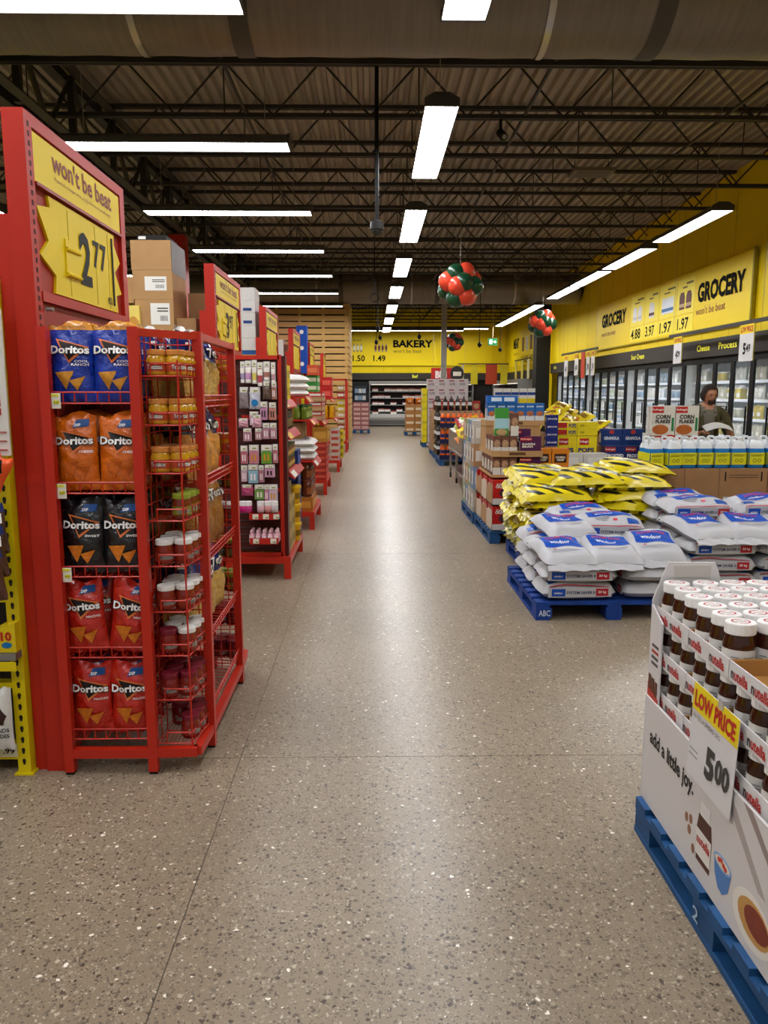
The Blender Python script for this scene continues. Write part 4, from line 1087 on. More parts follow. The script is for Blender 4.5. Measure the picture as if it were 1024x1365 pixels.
for li, z in enumerate(msh + [.6]):
    for k in range(10):
        if RN.random() < .28: continue
        P_ = MT[(k + li) % 2]
        P_.at((.2 + .3 * k, 38.86 - (.6 if z > .65 else .78), z + .001), 0, 'packed meat tray, %s from the left on the %s shelf of the back cooler' % (ORD[k], ['second', 'third', 'fourth', 'top', 'lowest'][li]), 'meat trays in the open back cooler', scale=(1, 1, 2.0))
# upright freezer left of it, meat cooler on the right wall
fr = thing('upright_fridge', 'black upright glass fridge left of the meat cooler', 'fridge', (-1.6, 37.2, 0))
MB().box(0, 1.45, .05, .8, 0, 2.15).build('cabinet', M('#17171a', .5), fr)
for xx in (0.0, .72):
    d = MB().box(xx + .02, xx + .71, .0, .04, .15, 2.05).build('door', M('#101014', .4), fr)
    MB().box(xx + .08, xx + .65, -.004, 0, .25, 1.95).build('glass', M('#39424a', .1), d)
    for k in range(5):
        for j in range(3): MB().box(xx + .1 + j * .18, xx + .26 + j * .18, -.008, -.004, .3 + k * .33, .3 + k * .33 + .2).build('pack_behind_glass', M(['#aeb8c2', '#7f98b4', '#c9c6c0'][(k + j) % 3], .4), d)
# ---------------- right wall: glass-door coolers ----------------
gl = M('#cfe0e6', .03, alpha=.09, spec=.8)
def door_cooler(y0, n, lab, W=.76):
    t = thing('door_cooler', lab, 'cooler', (6.8, y0, 0), group='glass door coolers along the grocery wall')
    L = n * W
    MB().box(.80, .84, 0, L, .1, 2.3).build('back', M('#b9bec2', .5), t)
    MB().box(0, .82, 0, L, 0, .1).build('base', BLK, t)
    MB().box(0, .82, 0, L, 2.3, 2.36).build('top', BLK, t)
    for yy in (0, L - .02): MB().box(0, .82, yy, yy + .02, .1, 2.3).build('side', M('#d8d8d4', .5), t)
    for z in (.45, .8, 1.15, 1.5, 1.85):
        s = MB().box(.16, .8, .02, L - .02, z - .02, z).build('shelf', M('#d9dcdd', .4), t)
        MB().box(.145, .16, .02, L - .02, z - .03, z + .025).build('shelf_edge', M('#dfe3e6', .4), s)
    for k in range(n):
        d = thing_part('door', t, k * W)
        for a, b in ((0, .075), (W - .075, W)): MB().box(-.04, 0, a, b, .1, 2.3).build('stile', BLK, d)
        for a, b in ((.1, .2), (2.22, 2.3)): MB().box(-.04, 0, .075, W - .075, a, b).build('rail', BLK, d)
        MB().box(-.02, -.012, .075, W - .075, .2, 2.22).build('glass', gl, d)
        MB().box(-.085, -.06, .05, .075, .9, 1.4).build('handle', BLK, d)
        MB().box(.002, .02, .03, .05, .2, 2.2).build('door_lamp', M('#eef6ff', .4, emit=9), d)
    return t
def thing_part(nm, parent, y):
    return MB().box(-.03, 0, .0, .004, .1, 2.3).build(nm, BLK, parent, (0, y, 0))
runs = [(13.0, 5, 'glass door cooler run nearest on the grocery wall'), (16.82, 5, 'second glass door cooler run under the grocery sign'), (20.64, 5, 'third glass door cooler run under the far end of the grocery sign'), (24.46, 5, 'farthest glass door cooler run beside the black pillar')]
CCOL = [['#c9b23c', '#d8d6cc', '#c4bfa8'], ['#cfd6dc', '#9fb6cc', '#e2e0d8'], ['#b9c4a0', '#d6d0c0', '#8aa7c4'], ['#8fa6c6', '#d5d8dc', '#b9c8da']]
CP = {}
def chilled(c, kind):
    t = thing('chilled_' + kind, 'x', 'chilled ' + kind)
    if kind == 'tub':
        MB().lathe([(.045, 0), (.055, .1), (.058, .105), (.058, .118), (.05, .12)], 10, [0, 0, 1, 1]).build('tub', [M(c, .4), WHT], t, smooth=True)
    elif kind == 'carton':
        MB().box(-.045, .045, -.045, .045, 0, .19).build('carton', M(c, .45), t)
        MB().prism([(-.045, .19), (.045, .19), (.008, .235), (.008, .25), (-.008, .25), (-.008, .235)], -.045, .045).build('gable', WHT, t)
        MB().box(-.048, -.045, -.035, .035, .05, .12).build('panel', M('#e6e4de', .5), t)
    else:
        me, tt = bag_mesh('pouch', .19, .23, .07, [M(c, .35, var=.1, scale=30)], lambda u, v: 0, 9); o = put('pouch', me, t); o.rotation_euler = (0, 0, -pi / 2)
        patch_o = MB().box(-.04, -.036, -.05, .05, .06, .12).build('label', M('#e3dfd4', .5), t)
    return Proto(t)
q = 0
for ri, (y0, n, lab) in enumerate(runs):
    door_cooler(y0, n, lab)
    for dr in range(n):
        for si, z in enumerate((.8, 1.15, 1.5, 1.85)):
            kind = 'pouch' if ri == 0 and dr < 2 else ['tub', 'carton', 'pouch'][(dr + si) % 3]
            c = CCOL[ri][(dr * 2 + si) % 3]
            key = (c, kind)
            if key not in CP: CP[key] = chilled(c, kind)
            wd = {'tub': .125, 'carton': .1, 'pouch': .205}[kind]
            cnt = 3
            for k in range(cnt):
                yy = y0 + dr * .76 + .14 + k * (.22 if kind == 'pouch' else .2)
                CP[key].at((7.05, yy, z + .001), 0, 'chilled %s, %s one behind glass door %s, shelf %s, %s cooler run' % (kind, ['near', 'middle', 'far'][k], ['one', 'two', 'three', 'four', 'five'][dr], ['four', 'three', 'two', 'one'][si], ['nearest', 'second', 'third', 'farthest'][ri]), 'chilled goods behind the glass doors of the right wall', scale={'tub': (1.65, 1.65, 1.7), 'carton': (1.75, 1.75, 1.15), 'pouch': (1.1, 1.1, 1.15)}[kind])
# ---------------- grocery and meat wall signs ----------------
gs = thing('wall_sign', 'long yellow grocery wall sign with four product prices', 'sign', (6.8, 0, 0))
MB().box(-.05, -.01, 13.9, 23.5, 2.9, 4.15).build('board', YEL, gs)
MB().box(-.09, -.05, 13.85, 13.9, 2.88, 4.17).build('end_edge', M('#8f7f00', .6), gs)
MB().box(-.06, -.01, 13.9, 23.5, 2.87, 2.9).build('bottom_edge', M('#a89400', .6), gs)
def wr_(ya, yb, z0, z1): return plane((-.058, ya, z0), (0, yb - ya, 0), (0, 0, z1 - z0))
text(gs, 'GROCERY', wr_(16.25, 14.2, 3.46, 3.86), INK, .045); text(gs, "won't be beat", wr_(16.3, 14.95, 3.22, 3.38), M('#8a3a14', .5), .0)
text(gs, 'GROCERY', wr_(22.9, 20.75, 3.48, 3.86), INK, .045); text(gs, "won't be beat", wr_(22.9, 21.6, 3.24, 3.38), M('#8a3a14', .5), .0)
pan = [(20.4, 19.35, '4.88', 'w'), (19.35, 18.4, '3.97', 'b'), (18.4, 17.35, '1.97', 'y'), (17.35, 16.4, '1.97', 'd')]
for ya, yb, s, kd in pan:
    p = MB().box(-.056, -.05, yb + .03, ya - .03, 3.32, 4.06).build('product_panel', M('#f5e13a', .45), gs)
    MB().box(-.056, -.05, yb + .03, ya - .03, 2.95, 3.29).build('price_panel', M('#f5e13a', .45), gs)
    text(gs, s, wr_(ya - .1, yb + .25, 2.99, 3.24), INK, .02)
    MB().box(-.058, -.056, yb + .1, ya - .5, 3.93, 3.97).build('script_line', M('#6b5a14', .5), p)
    MB().box(-.058, -.056, yb + .4, ya - .3, 3.86, 3.89).build('script_line', M('#6b5a14', .5), p)
    cc = {'w': '#e4e4e0', 'b': '#d8d4ce', 'y': '#dfe6ea', 'd': '#5a2418'}[kd]
    nb = {'w': 2, 'b': 1, 'y': 4, 'd': 2}[kd]
    for k in range(nb):
        yc = (ya + yb) / 2 + (k - (nb - 1) / 2) * (.36 if nb == 2 else .17)
        hw = .14 if nb == 2 else .09 if nb == 4 else .17
        o = MB().prism([(yc - hw, 3.42), (yc + hw, 3.42), (yc + hw, 3.68), (yc + hw * .6, 3.78), (yc - hw * .6, 3.78), (yc - hw, 3.68)], -.059, -.056, ax='x').build('product_print', M(cc, .5), p)
        MB().box(-.061, -.059, yc - hw, yc + hw, 3.47, 3.54).build('product_label', M({'w': '#c8c8c8', 'b': '#5a3424', 'y': '#3f74a8', 'd': '#b89a6a'}[kd], .5), o)
ms_ = thing('wall_sign', 'far yellow meat wall sign with four product prices beyond the black pillar', 'sign', (6.8, 0, 0))
MB().box(-.05, -.01, 31.5, 37.9, 2.85, 4.6).build('board', YEL, ms_)
text(ms_, 'MEAT', wr_(37.0, 35.7, 3.65, 4.1), INK, .04); text(ms_, "won't be beat", wr_(37.0, 35.9, 3.35, 3.5), M('#8a3a14', .5), 0)
for k, s in enumerate(('2.15', '8.45', '2.10', '5.00')):
    ya = 35.1 - .88 * k
    text(ms_, s, wr_(ya, ya - .7, 2.95, 3.25), INK, .01)
    MB().box(-.057, -.05, ya - .6, ya - .15, 3.45, 4.05).build('product_print', M(['#7a4a24', '#cfc9b0', '#6b3a24', '#8a2a20'][k], .5), ms_)
# meat cooler along the far right wall
t, sh2, W2 = open_cooler(0, 6.6, 38.0, 'open meat cooler along the far right wall beyond the black pillar', -.7)
t.rotation_euler = (0, 0, -pi / 2); t.location = (6.72, 38.5, 0)
for li, z in enumerate(sh2):
    for k in range(7):
        MT[(k + li) % 2].at((6.72 - .42, 38.3 - .42 * k, z + .001), -pi / 2, 'packed meat tray, %s from the corner on the %s shelf of the far right cooler' % (ORD[k], ['lowest', 'second', 'third', 'top'][li]), 'meat trays in the far right cooler')
# ---------------- hanging low price rails ----------------
def low_rail(y0, y1, z, cards, lab):
    t = thing('sign_rail', lab, 'sign rail', (6.45, 0, z))
    MB().box(-.012, .012, y0, y1, 0, .07).build('rail', M('#2a2623', .4), t)
    for yy in (y0 + .2, y1 - .2): MB().cyl((0, yy, .05), (0, yy, 5.75 - z - .03), .003, 4).build('wire', CAB, t)
    for i, (yc, wd, h, c, pr, lb) in enumerate(cards):
        s = thing('hanging_price_sign', lb, 'price sign', (6.43, yc, z - .002), group='price cards hanging over the coolers')
        MB().box(-.004, 0, -wd / 2, wd / 2, -h, 0).build('card', M(c, .5), s)
        MB().box(.012, .016, -wd / 2, wd / 2, -h * .98, 0).build('back_card', M('#d8c41c', .5), s)
        if pr:
            MB().box(-.006, -.004, -wd / 2, wd / 2, -h * .25, 0).build('yellow_header', YEL, s)
            f = lambda a, b, z0, z1: plane((-.008, a * wd, z0 * h), (0, (b - a) * wd, 0), (0, 0, (z1 - z0) * h))
            text(s, 'LOW PRICE', f(.44, -.44, -.21, -.05), M('#b0241c', .5), .04)
            text(s, pr[0], f(.2, 0, -.82, -.5), INK, .04); text(s, pr[1], f(-.02, -.32, -.76, -.54), INK, .03)
low_rail(12.7, 16.9, 2.80, [(13.35, .5, .62, '#d6d4d2', ('5', '49'), 'low price card with five forty nine hanging nearest over the coolers'), (16.35, .42, .55, '#d6d4d2', ('4', '29'), 'low price card with four twenty nine hanging under the grocery sign')], 'dark rail carrying two low price cards over the near coolers')
low_rail(22.2, 26.4, 2.86, [(25.7, .42, .7, '#d6d4d2', ('4', '00'), 'low price card at the far end of the second rail'), (24.4, .42, .68, '#d6d4d2', ('4', '00'), 'second low price card from the far end of the second rail'), (23.65, .4, .78, '#c03a24', None, 'plain red card on the second rail'), (23.1, .34, .7, '#d6d4d2', ('3', '00'), 'low price card beside the red card on the second rail'), (22.6, .34, .72, '#d6d4d2', ('2', '47'), 'nearest low price card on the second rail')], 'dark rail carrying five cards over the farther coolers')
low_rail(31.6, 35.0, 3.0, [(34.6, .4, .8, '#d8c860', None, 'yellow card hanging far beyond the pillar, left one'), (33.2, .4, .8, '#d8c860', None, 'yellow card hanging far beyond the pillar, middle one'), (31.9, .4, .8, '#d6cfa0', None, 'pale card hanging far beyond the pillar, right one')], 'dark rail carrying three cards beyond the black pillar')
t = thing('sign_rail', 'dark rail with cards hanging before the back wall coolers', 'sign rail', (4.9, 34.0, 2.85))
MB().box(-1.1, 1.1, -.012, .012, 0, .05).build('rail', M('#2a2623', .4), t)
for a, wd, c in ((-.9, .1, '#b8a888'), (-.4, .3, '#d8c41c'), (.35, .5, '#b8401c'), (.9, .3, '#d8c41c')): MB().box(a - wd / 2, a + wd / 2, -.004, .004, -.85, 0).build('card', M(c, .5), t)
for a in (-.8, .8): MB().cyl((a, 0, .04), (a, 0, 2.85), .003, 4).build('wire', CAB, t)
t = thing('promo_sign', 'red promotional sign reading big behind the white boxes', 'sign', (3.1, 33.748, 2.15)); MB().box(-.5, .5, -.01, .01, 0, .55).build('board', M('#a8241c', .5), t)
text(t, 'BIG', plane((-.32, -.014, .1), (.5, 0, 0), (0, 0, .32)), M('#e6d8d4', .5), .05)
mb = MB(); mb.prism([(.62 + .3 * math.cos(k * .524), .3 + .33 * math.sin(k * .524)) for k in range(12)], -.02, 0); mb.build('round_badge', M('#2a2624', .5), t)
MB().box(.45, .8, -.024, -.02, .2, .38).build('badge_print', M('#d8d0c0', .5), t)
for a in (-.4, .4): MB().cyl((a, 0, .5), (a, 0, 2.86), .003, 4).build('wire', CAB, t)
# exit sign
t = thing('exit_sign', 'green running-man exit sign hanging before the far corner', 'exit sign', (4.75, 30.604, 3.46))
MB().box(-.18, .18, -.03, .03, 0, .27).build('body', M('#12703a', .4, emit=.35), t)
MB().box(-.13, -.02, -.034, -.03, .05, .22).build('figure_panel', M('#d8efe0', .4, emit=.8), t)
MB().prism([(.02, .11), (.08, .11), (.08, .07), (.15, .135), (.08, .2), (.08, .16), (.02, .16)], -.034, -.03).build('arrow', M('#d8efe0', .4, emit=.8), t)
MB().cyl((0, 0, .27), (0, 0, 1.545), .015, 6).build('stem', M('#c8b98a', .5), t)
# balloons
BR = M('#d8442c', .28, coat=.3); BG = M('#123f26', .28, coat=.3)
def sphere(r, n=18, m=10, k=1.12):
    return MB().grid(lambda u, v: (r * math.sin(pi * v) * math.cos(2 * pi * u), r * math.sin(pi * v) * math.sin(2 * pi * u), r * k * -math.cos(pi * v)), n, m)
def balloons(loc, R_, lab, seed):
    t = thing('balloon_cluster', lab, 'balloons', loc, group='red and green balloon clusters')
    rr = random.Random(seed); br = R_ * .47
    dirs = [(-.75, -.35, .25), (-.35, -.55, .75), (.3, -.4, .85), (.1, -.9, .1), (.75, -.45, -.05), (-.25, -.9, -.1), (.3, -.65, -.7), (-.35, -.45, -.85), (.75, .3, .4), (-.7, .4, -.2), (.1, .8, .4), (-.1, .6, -.6), (.5, .5, -.5), (-.4, .5, .6)]
    cols = [0, 1, 0, 1, 1, 0, 0, 1, 0, 1, 0, 1, 0, 1]
    rm = sphere(br).mesh('balloon', BR, True); gm = sphere(br).mesh('balloon', BG, True)
    for d, c in zip(dirs, cols):
        v = Vector(d).normalized() * R_ * .58
        o = put('balloon', rm if c == 0 else gm, t, v, rot=Vector(d).to_track_quat('Z', 'Y').to_euler())
        MB().cyl((0, 0, -br * 1.2), (0, 0, -br * 1.05), .02, 6, 0, .008).build('knot', BR if c == 0 else BG, o)
    MB().cyl((0, 0, R_ * .5), (0, 0, 5.0 - loc[2]), .003, 4).build('string', CAB, t)
balloons((1.5, 13.312, 3.41), .37, 'large red and green balloon cluster hanging over the main aisle', 1)
balloons((4.62, 21.172, 3.47), .37, 'red and green balloon cluster hanging in front of the black pillar', 2)
balloons((3.42, 32.176, 3.68), .38, 'small distant red and green balloon cluster by the bakery wall', 3)
# hanging camera domes and cords
def drop(u, vtop, vend, y, lab, kind):
    x, z0 = uvx(u, y), uvz(vend, y)
    t = thing('dome_camera' if kind == 'dome' else 'hanging_power_cord', lab, 'security camera' if kind == 'dome' else 'power cord', (x, y, z0))  # plain cord dropped from the joist, no reel
    rr = .022 if kind == 'dome' else .012
    MB().cyl((0, 0, .05), (0, 0, 5.0 - z0), rr, 6).build('pole' if kind == 'dome' else 'cord', BLK, t)
    if kind == 'dome':
        MB().lathe([(.03, .1), (.07, .08), (.075, .0)], 14, 0).build('housing', M('#2a2826', .4), t)
        MB().lathe([(.02, -.07), (.045, -.05), (.062, -.02), (.066, .0)], 14, 0).build('dome', M('#3d3b3a', .08, metal=.3), t, smooth=True)
    elif kind == 'ring':
        mb = MB(); n = 14
        mb.path([(.1 * math.cos(2 * pi * k / n), 0, .0 + .1 * math.sin(2 * pi * k / n)) for k in range(n + 1)], .014, 5); mb.build('ring', BLK, t)
    else:
        MB().lathe([(.02, -.07), (.06, -.02), (.07, .03), (.03, .08), (.015, .1)], 8, 0).build('plug', BLK, t)
drop(503, 85, 318, 8.62, 'black pole with a dome camera hanging over the main aisle', 'dome')
drop(500, 150, 402, 18.0, 'black cord ending in a coiled ring over the main aisle', 'ring')
drop(504, 300, 442, 22.7, 'hanging black power cord, highest of the three left of the bakery sign', 'plug')
drop(507, 300, 453, 27.4, 'hanging black power cord, right of the three over the bread prices', 'plug')
drop(502, 300, 459, 27.4, 'hanging black power cord, lowest of the three over the bread prices', 'plug')
drop(558, 385, 452, 25.9, 'hanging black power cord over the bakery lettering', 'plug')
drop(637, 400, 462, 24.3, 'hanging pale cord with a dark handle left of the exit sign', 'plug')
drop(664, 400, 468, 27.4, 'hanging red tipped cord right of the exit sign', 'plug')
# small ceiling items
t = thing('access_panel', 'flat beige speaker panel fixed under the joists at the right', 'panel', (3.25, 11.9, 4.82)); MB().box(-.3, .3, -.2, .2, 0, .05).build('panel', M('#6b6154', .6), t); MB().box(-.24, .24, -.15, .15, -.006, 0).build('grille', M('#5d5448', .7), t)
for a in (-.25, .25): MB().cyl((a, 0, .04), (a, 0, .2), .006, 4).build('hanger', STEEL, t)
t = thing('spot_camera', 'small black camera clamped under a joist over the aisle', 'camera', (1.62, 10.16, 4.74))
MB().cyl((0, 0, .1), (0, 0, .26), .02, 6).build('stem', BLK, t); MB().cyl((-.0, .05, .12), (.03, -.09, .03), .05, 10).build('body', BLK, t); MB().cyl((.03, -.09, .03), (.034, -.1, .025), .03, 10).build('lens', M('#8f9296', .2), t)
# ---------------- pallets ----------------
PBL = M('#1b4a78', .6, var=.25, scale=9, stretch=(1, 1, 4))
PNV = M('#123a86', .6, var=.25, scale=9)
PLG = 'blue painted wooden pallets'
def pallet(loc, lab, W=1.0, L=1.2, mt=PBL, rz=0):
    t = thing('wooden_pallet', lab, 'pallet', loc, rz, PLG)
    for i in range(8):
        yy = (L - .1) * i / 7
        MB().box(0, W, yy, yy + .098, .115, .138).build('deck_board', mt, t)
    for xx in (0, W / 2 - .05, W - .1): MB().box(xx, xx + .1, .002, L - .002, .092, .115).build('stringer_board', mt, t); MB().box(xx, xx + .1, 0, L, 0, .02).build('bottom_board', mt, t)
    for xx in (0, W / 2 - .06, W - .12):
        for yy in (0, L / 2 - .075, L - .15): MB().box(xx + .002, xx + .118, yy, yy + .148, .02, .092).build('block', mt, t)
    return t
p = pallet((1.0, 1.5, 0), 'worn light blue pallet under the hazelnut spread display')
text(p, '2', plane((-.003, .66, .035), (0, -.04, 0), (0, 0, .045)), M('#9fb6cc', .6), .01)
# ---------------- hazelnut spread display ----------------
CARD = M('#c9c5c4', .55)
sh = thing('display_shroud', 'white printed cardboard skirt and back of the hazelnut spread display', 'display stand', (0, 0, .139))
MB().box(1.022, 1.030, 1.5, 2.70, 0, .40).build('front_panel', M('#cbc6c4', .4), sh)
mb = MB(); zt = .90
mb.prism([(1.03, 0), (1.98, 0), (1.98, zt), (1.48, zt), (1.46, zt - .015), (1.455, zt - .085), (1.28, zt - .085), (1.265, zt - .03), (1.25, zt), (1.08, zt), (1.03, zt - .14)], 2.715, 2.723); mb.build('back_panel', CARD, sh)
MB().box(1.10, 1.235, 2.712, 2.715, zt - .055, zt - .01).build('torn_tape', M('#bdb7b0', .7), sh)
MB().box(1.49, 1.62, 2.712, 2.715, zt - .05, zt - .02).build('torn_tape', M('#a9927a', .8), sh)
MB().box(1.022, 1.030, 2.70, 2.715, 0, .40).build('front_panel_edge', CARD, sh)
cs = MB().prism([(2.61, .30), (2.714, .385), (2.714, .745), (2.61, .70)], 1.028, 1.034, ax='x').build('corner_strip', M('#cfcac8', .45), sh)
MB().prism([(2.612, .305), (2.712, .388), (2.712, .455), (2.612, .415)], 1.0265, 1.028, ax='x').build('red_print', M('#b0382c', .5), cs)
for k in range(3): MB().box(1.0255, 1.0265, 2.622 + .03 * k, 2.645 + .03 * k, .42 + .006 * k, .475 + .006 * k).build('jar_print', M('#5a3424', .5), cs)
for k in range(4): MB().box(1.0265, 1.028, 2.63, 2.69, .53 + .022 * k, .54 + .022 * k).build('print_line', M('#a03028' if k == 2 else '#4a4644', .5), cs)
def sf(y0, y1, z0, z1, e=1.0205): return plane((e, y0, z0), (0, y1 - y0, 0), (0, 0, z1 - z0))
text(sh, 'add a little joy.', sf(2.645, 2.26, .225, .30), M('#262322', .6), .03)
def ell(cy, cz, ry, rz_, n=18, rot=0): return [(cy + ry * math.cos(2 * pi * k / n) * math.cos(rot) - rz_ * math.sin(2 * pi * k / n) * math.sin(rot), cz + ry * math.cos(2 * pi * k / n) * math.sin(rot) + rz_ * math.sin(2 * pi * k / n) * math.cos(rot)) for k in range(n)]
def flat(nm, pts, c, e, par=sh): return MB().prism(pts, 1.022 - e, 1.022 - e + .0006, ax='x').build(nm, M(c, .45, var=.12, scale=30) if c in ('#5a2a1a', '#7a2e1c') else M(c, .45), par)
flat('jar_picture', [(2.215, .06), (2.12, .06), (2.115, .16), (2.125, .215), (2.21, .215), (2.222, .16)], '#4a2417', .0012)
flat('jar_picture_lid', [(2.2, .215), (2.135, .215), (2.135, .26), (2.2, .26)], '#d8d4d2', .0012)
flat('jar_picture_label', [(2.218, .08), (2.117, .08), (2.116, .165), (2.22, .165)], '#d9d3cc', .0022)
text(sh, 'nutella', sf(2.213, 2.122, .12, .15, 1.019), M('#b0241c', .5), .03)
for k, (a, b) in enumerate(((2.3, .15), (2.275, .12), (2.268, .16), (2.24, .075))): flat('hazelnut_picture', ell(a, b, .012, .016), '#8f6448', .0012)
flat('bowl_picture', [(2.095, .15), (1.985, .15), (2.0, .085), (2.03, .06), (2.06, .065), (2.085, .10)], '#4a78b4', .0014)
flat('bowl_rim_picture', ell(2.04, .152, .056, .022), '#7d9fcc', .002); flat('bowl_filling_picture', ell(2.04, .152, .047, .015), '#d8cbb4', .0026)
for a, b in ((2.06, .155), (2.045, .16), (2.03, .152), (2.018, .148)): flat('berry_picture', ell(a, b, .009, .008, 8), '#c0301f', .0032)
flat('plate_picture', ell(1.86, .10, .11, .075), '#dcd6cc', .0014); flat('toast_picture', ell(1.85, .105, .088, .055), '#b98a4c', .002); flat('spread_picture', ell(1.835, .11, .065, .04), '#7a2e1c', .0026)
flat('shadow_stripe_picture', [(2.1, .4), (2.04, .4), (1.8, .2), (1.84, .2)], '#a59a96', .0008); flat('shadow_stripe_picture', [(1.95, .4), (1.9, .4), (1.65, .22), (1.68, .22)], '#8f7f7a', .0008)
# trays and jars
NB = jar('x', 'spread_jar', '#37180d', '#e6e3e0', '#cfcbc6', h=.145, r=.0475, lidh=.032, wide=.62, low=.08, high=.6, grp='hazelnut spread jars on the pallet display', ring='#b03038', sx=1, sy=.9, seg=20, shoulder=.72)
NF = jar('x', 'spread_jar', '#37180d', '#e6e3e0', '#ded9d2', 'nutella', ('#b3241c', None), h=.145, r=.0475, lidh=.032, wide=.62, low=.08, high=.56, grp='hazelnut spread jars on the pallet display', ring='#b03038', sx=1, sy=.9, seg=20, shoulder=.72)
for J in (NB,):
    mb = MB(); rr_ = .0484
    for k in range(4):
        for (a0, a1) in ((4.0, 4.45), (4.75, 5.4)):
            zz_ = .018 + .009 * k
            mb.grid(lambda u, v: (rr_ * math.cos(a0 + (a1 - a0) * u), rr_ * .9 * math.sin(a0 + (a1 - a0) * u), zz_ + .0025 * v), 4, 1)
    stuff(mb.build('label_print', M('#7d7a78', .6), J.r))
TZ = [.835, .685, .535, .385]
TY = [(2.42, 2.705), (2.13, 2.415), (1.84, 2.125), (1.55, 1.835)]
lyn = ['top', 'second', 'third', 'lowest visible']
tyn = ['far corner', 'second', 'third', 'nearest']
KIN = M('#a8783f', .75, var=.08, scale=7)
for li, tz in enumerate(TZ):
    for ti, (a, b) in enumerate(TY):
        for xi, (xa, xb) in enumerate(((1.042, 1.478), (1.486, 1.92))):
            if li > 0 and xi: continue
            t = thing('jar_tray', 'white cardboard jar tray, %s along the aisle, %s column, %s layer' % (tyn[ti], ['aisle', 'inner'][xi], lyn[li]), 'cardboard tray', (0, 0, tz), group='cardboard trays of the hazelnut spread display')
            MB().box(xa, xb, a, b, -.012, -.002).build('tray_floor', KIN, t)
            hh = .046
            lp = MB().box(xa, xa + .004, a, b, -.012, hh).build('lip', M('#cbc7c6', .5), t)
            MB().box(xb - .004, xb, a, b, -.012, hh).build('lip', KIN, t)
            for yy in (a, b - .004): MB().box(xa + .004, xb - .004, yy, yy + .004, -.012, hh).build('end_wall', KIN, t)
            if xi == 0:
                MB().box(xa - .0012, xa, a, b, -.012, hh + .001).build('white_facing', M('#d0cccb', .45), t)
                for q in ((.24, .66) if ti != 1 else (.2, .75)):
                    yc = b - (b - a) * q
                    text(t, 'n', plane((xa - .0022, yc + .055, -.002), (0, -.017, 0), (0, 0, .024)), M('#262020', .5), .03)
                    text(t, 'utella', plane((xa - .0022, yc + .035, -.002), (0, -.08, 0), (0, 0, .034)), M('#b3201a', .5), .03)
            for r_ in range(3):
                y_ = b - .048 - .092 * r_
                for c in range(4):
                    if li == 0 and (ti >= 2): continue
                    if li > 0 and c > 1: continue
                    if li == 0 and xi == 1 and c > 1: continue
                    x_ = xa + .05 + .1 * c
                    fr_ = (li == 0 and ti == 1 and r_ == 0 and c == 0) or RN.random() < .05
                    ang = (math.radians(-15) if fr_ else RN.uniform(-.5, .1))
                    if y_ < 1.5: continue
                    (NF if fr_ else NB).at((x_ + RN.uniform(-.002, .002), y_ + RN.uniform(-.002, .002), tz - .001), ang, 'hazelnut spread jar, %s layer, %s tray, %s row, column %s from the aisle' % (lyn[li], tyn[ti], ['far', 'middle', 'near'][r_], ['one', 'two', 'three', 'four', 'five', 'six', 'seven', 'eight'][c + 4 * xi]))
# inner core so that the layers rest on something
t = thing('shipping_case', 'brown shipping case under the jar layers inside the skirt', 'cardboard box', (1.5, 1.55, .139)); MB().box(-.45, .42, 0, 1.15, 0, .225).build('case', KRAFT, t)
for li in range(3):
    t = thing('shipping_case', 'brown inner case of the hazelnut display behind the %s jar layer' % lyn[li + 1], 'cardboard box', (1.72, 1.55, TZ[li + 1] - .012)); MB().box(-.23, .22, 0, 1.15, 0, .135).build('case', KRAFT, t)
# low price card
pc = thing('price_sign', 'white and yellow low price card with five dollars clipped to the hazelnut display', 'price card', (1.012, 2.30, .45), rot=(0, .04, 0))
MB().box(-.002, 0, -.30, 0, 0, .30).build('card', M('#cfcbcb', .4), pc); MB().box(-.0032, -.002, -.30, 0, .215, .30).build('yellow_header', M('#e3cb0c', .4), pc)
def pf(a, b, z0, z1): return plane((-.0045, -a, z0), (0, -(b - a), 0), (0, 0, z1 - z0))
text(pc, 'LOW PRICE', pf(.015, .285, .228, .282), M('#b3241c', .5), .045)
text(pc, 'NUTELLA SPREAD LRG', pf(.015, .2, .192, .206), M('#3a3634', .5), 0)
text(pc, '5', pf(.125, .185, .045, .145), M('#3b3836', .5), .05); text(pc, '00', pf(.19, .28, .062, .14), M('#3b3836', .5), .04)
for k in range(2): MB().box(-.0045, -.0035, -.07, -.012, .07 + .018 * k, .073 + .018 * k).build('print_line', M('#8a8684', .5), pc)
MB().box(-.006, .012, -.2, -.17, .285, .315).build('clip', M('#b8b4b2', .2, alpha=.6), pc)
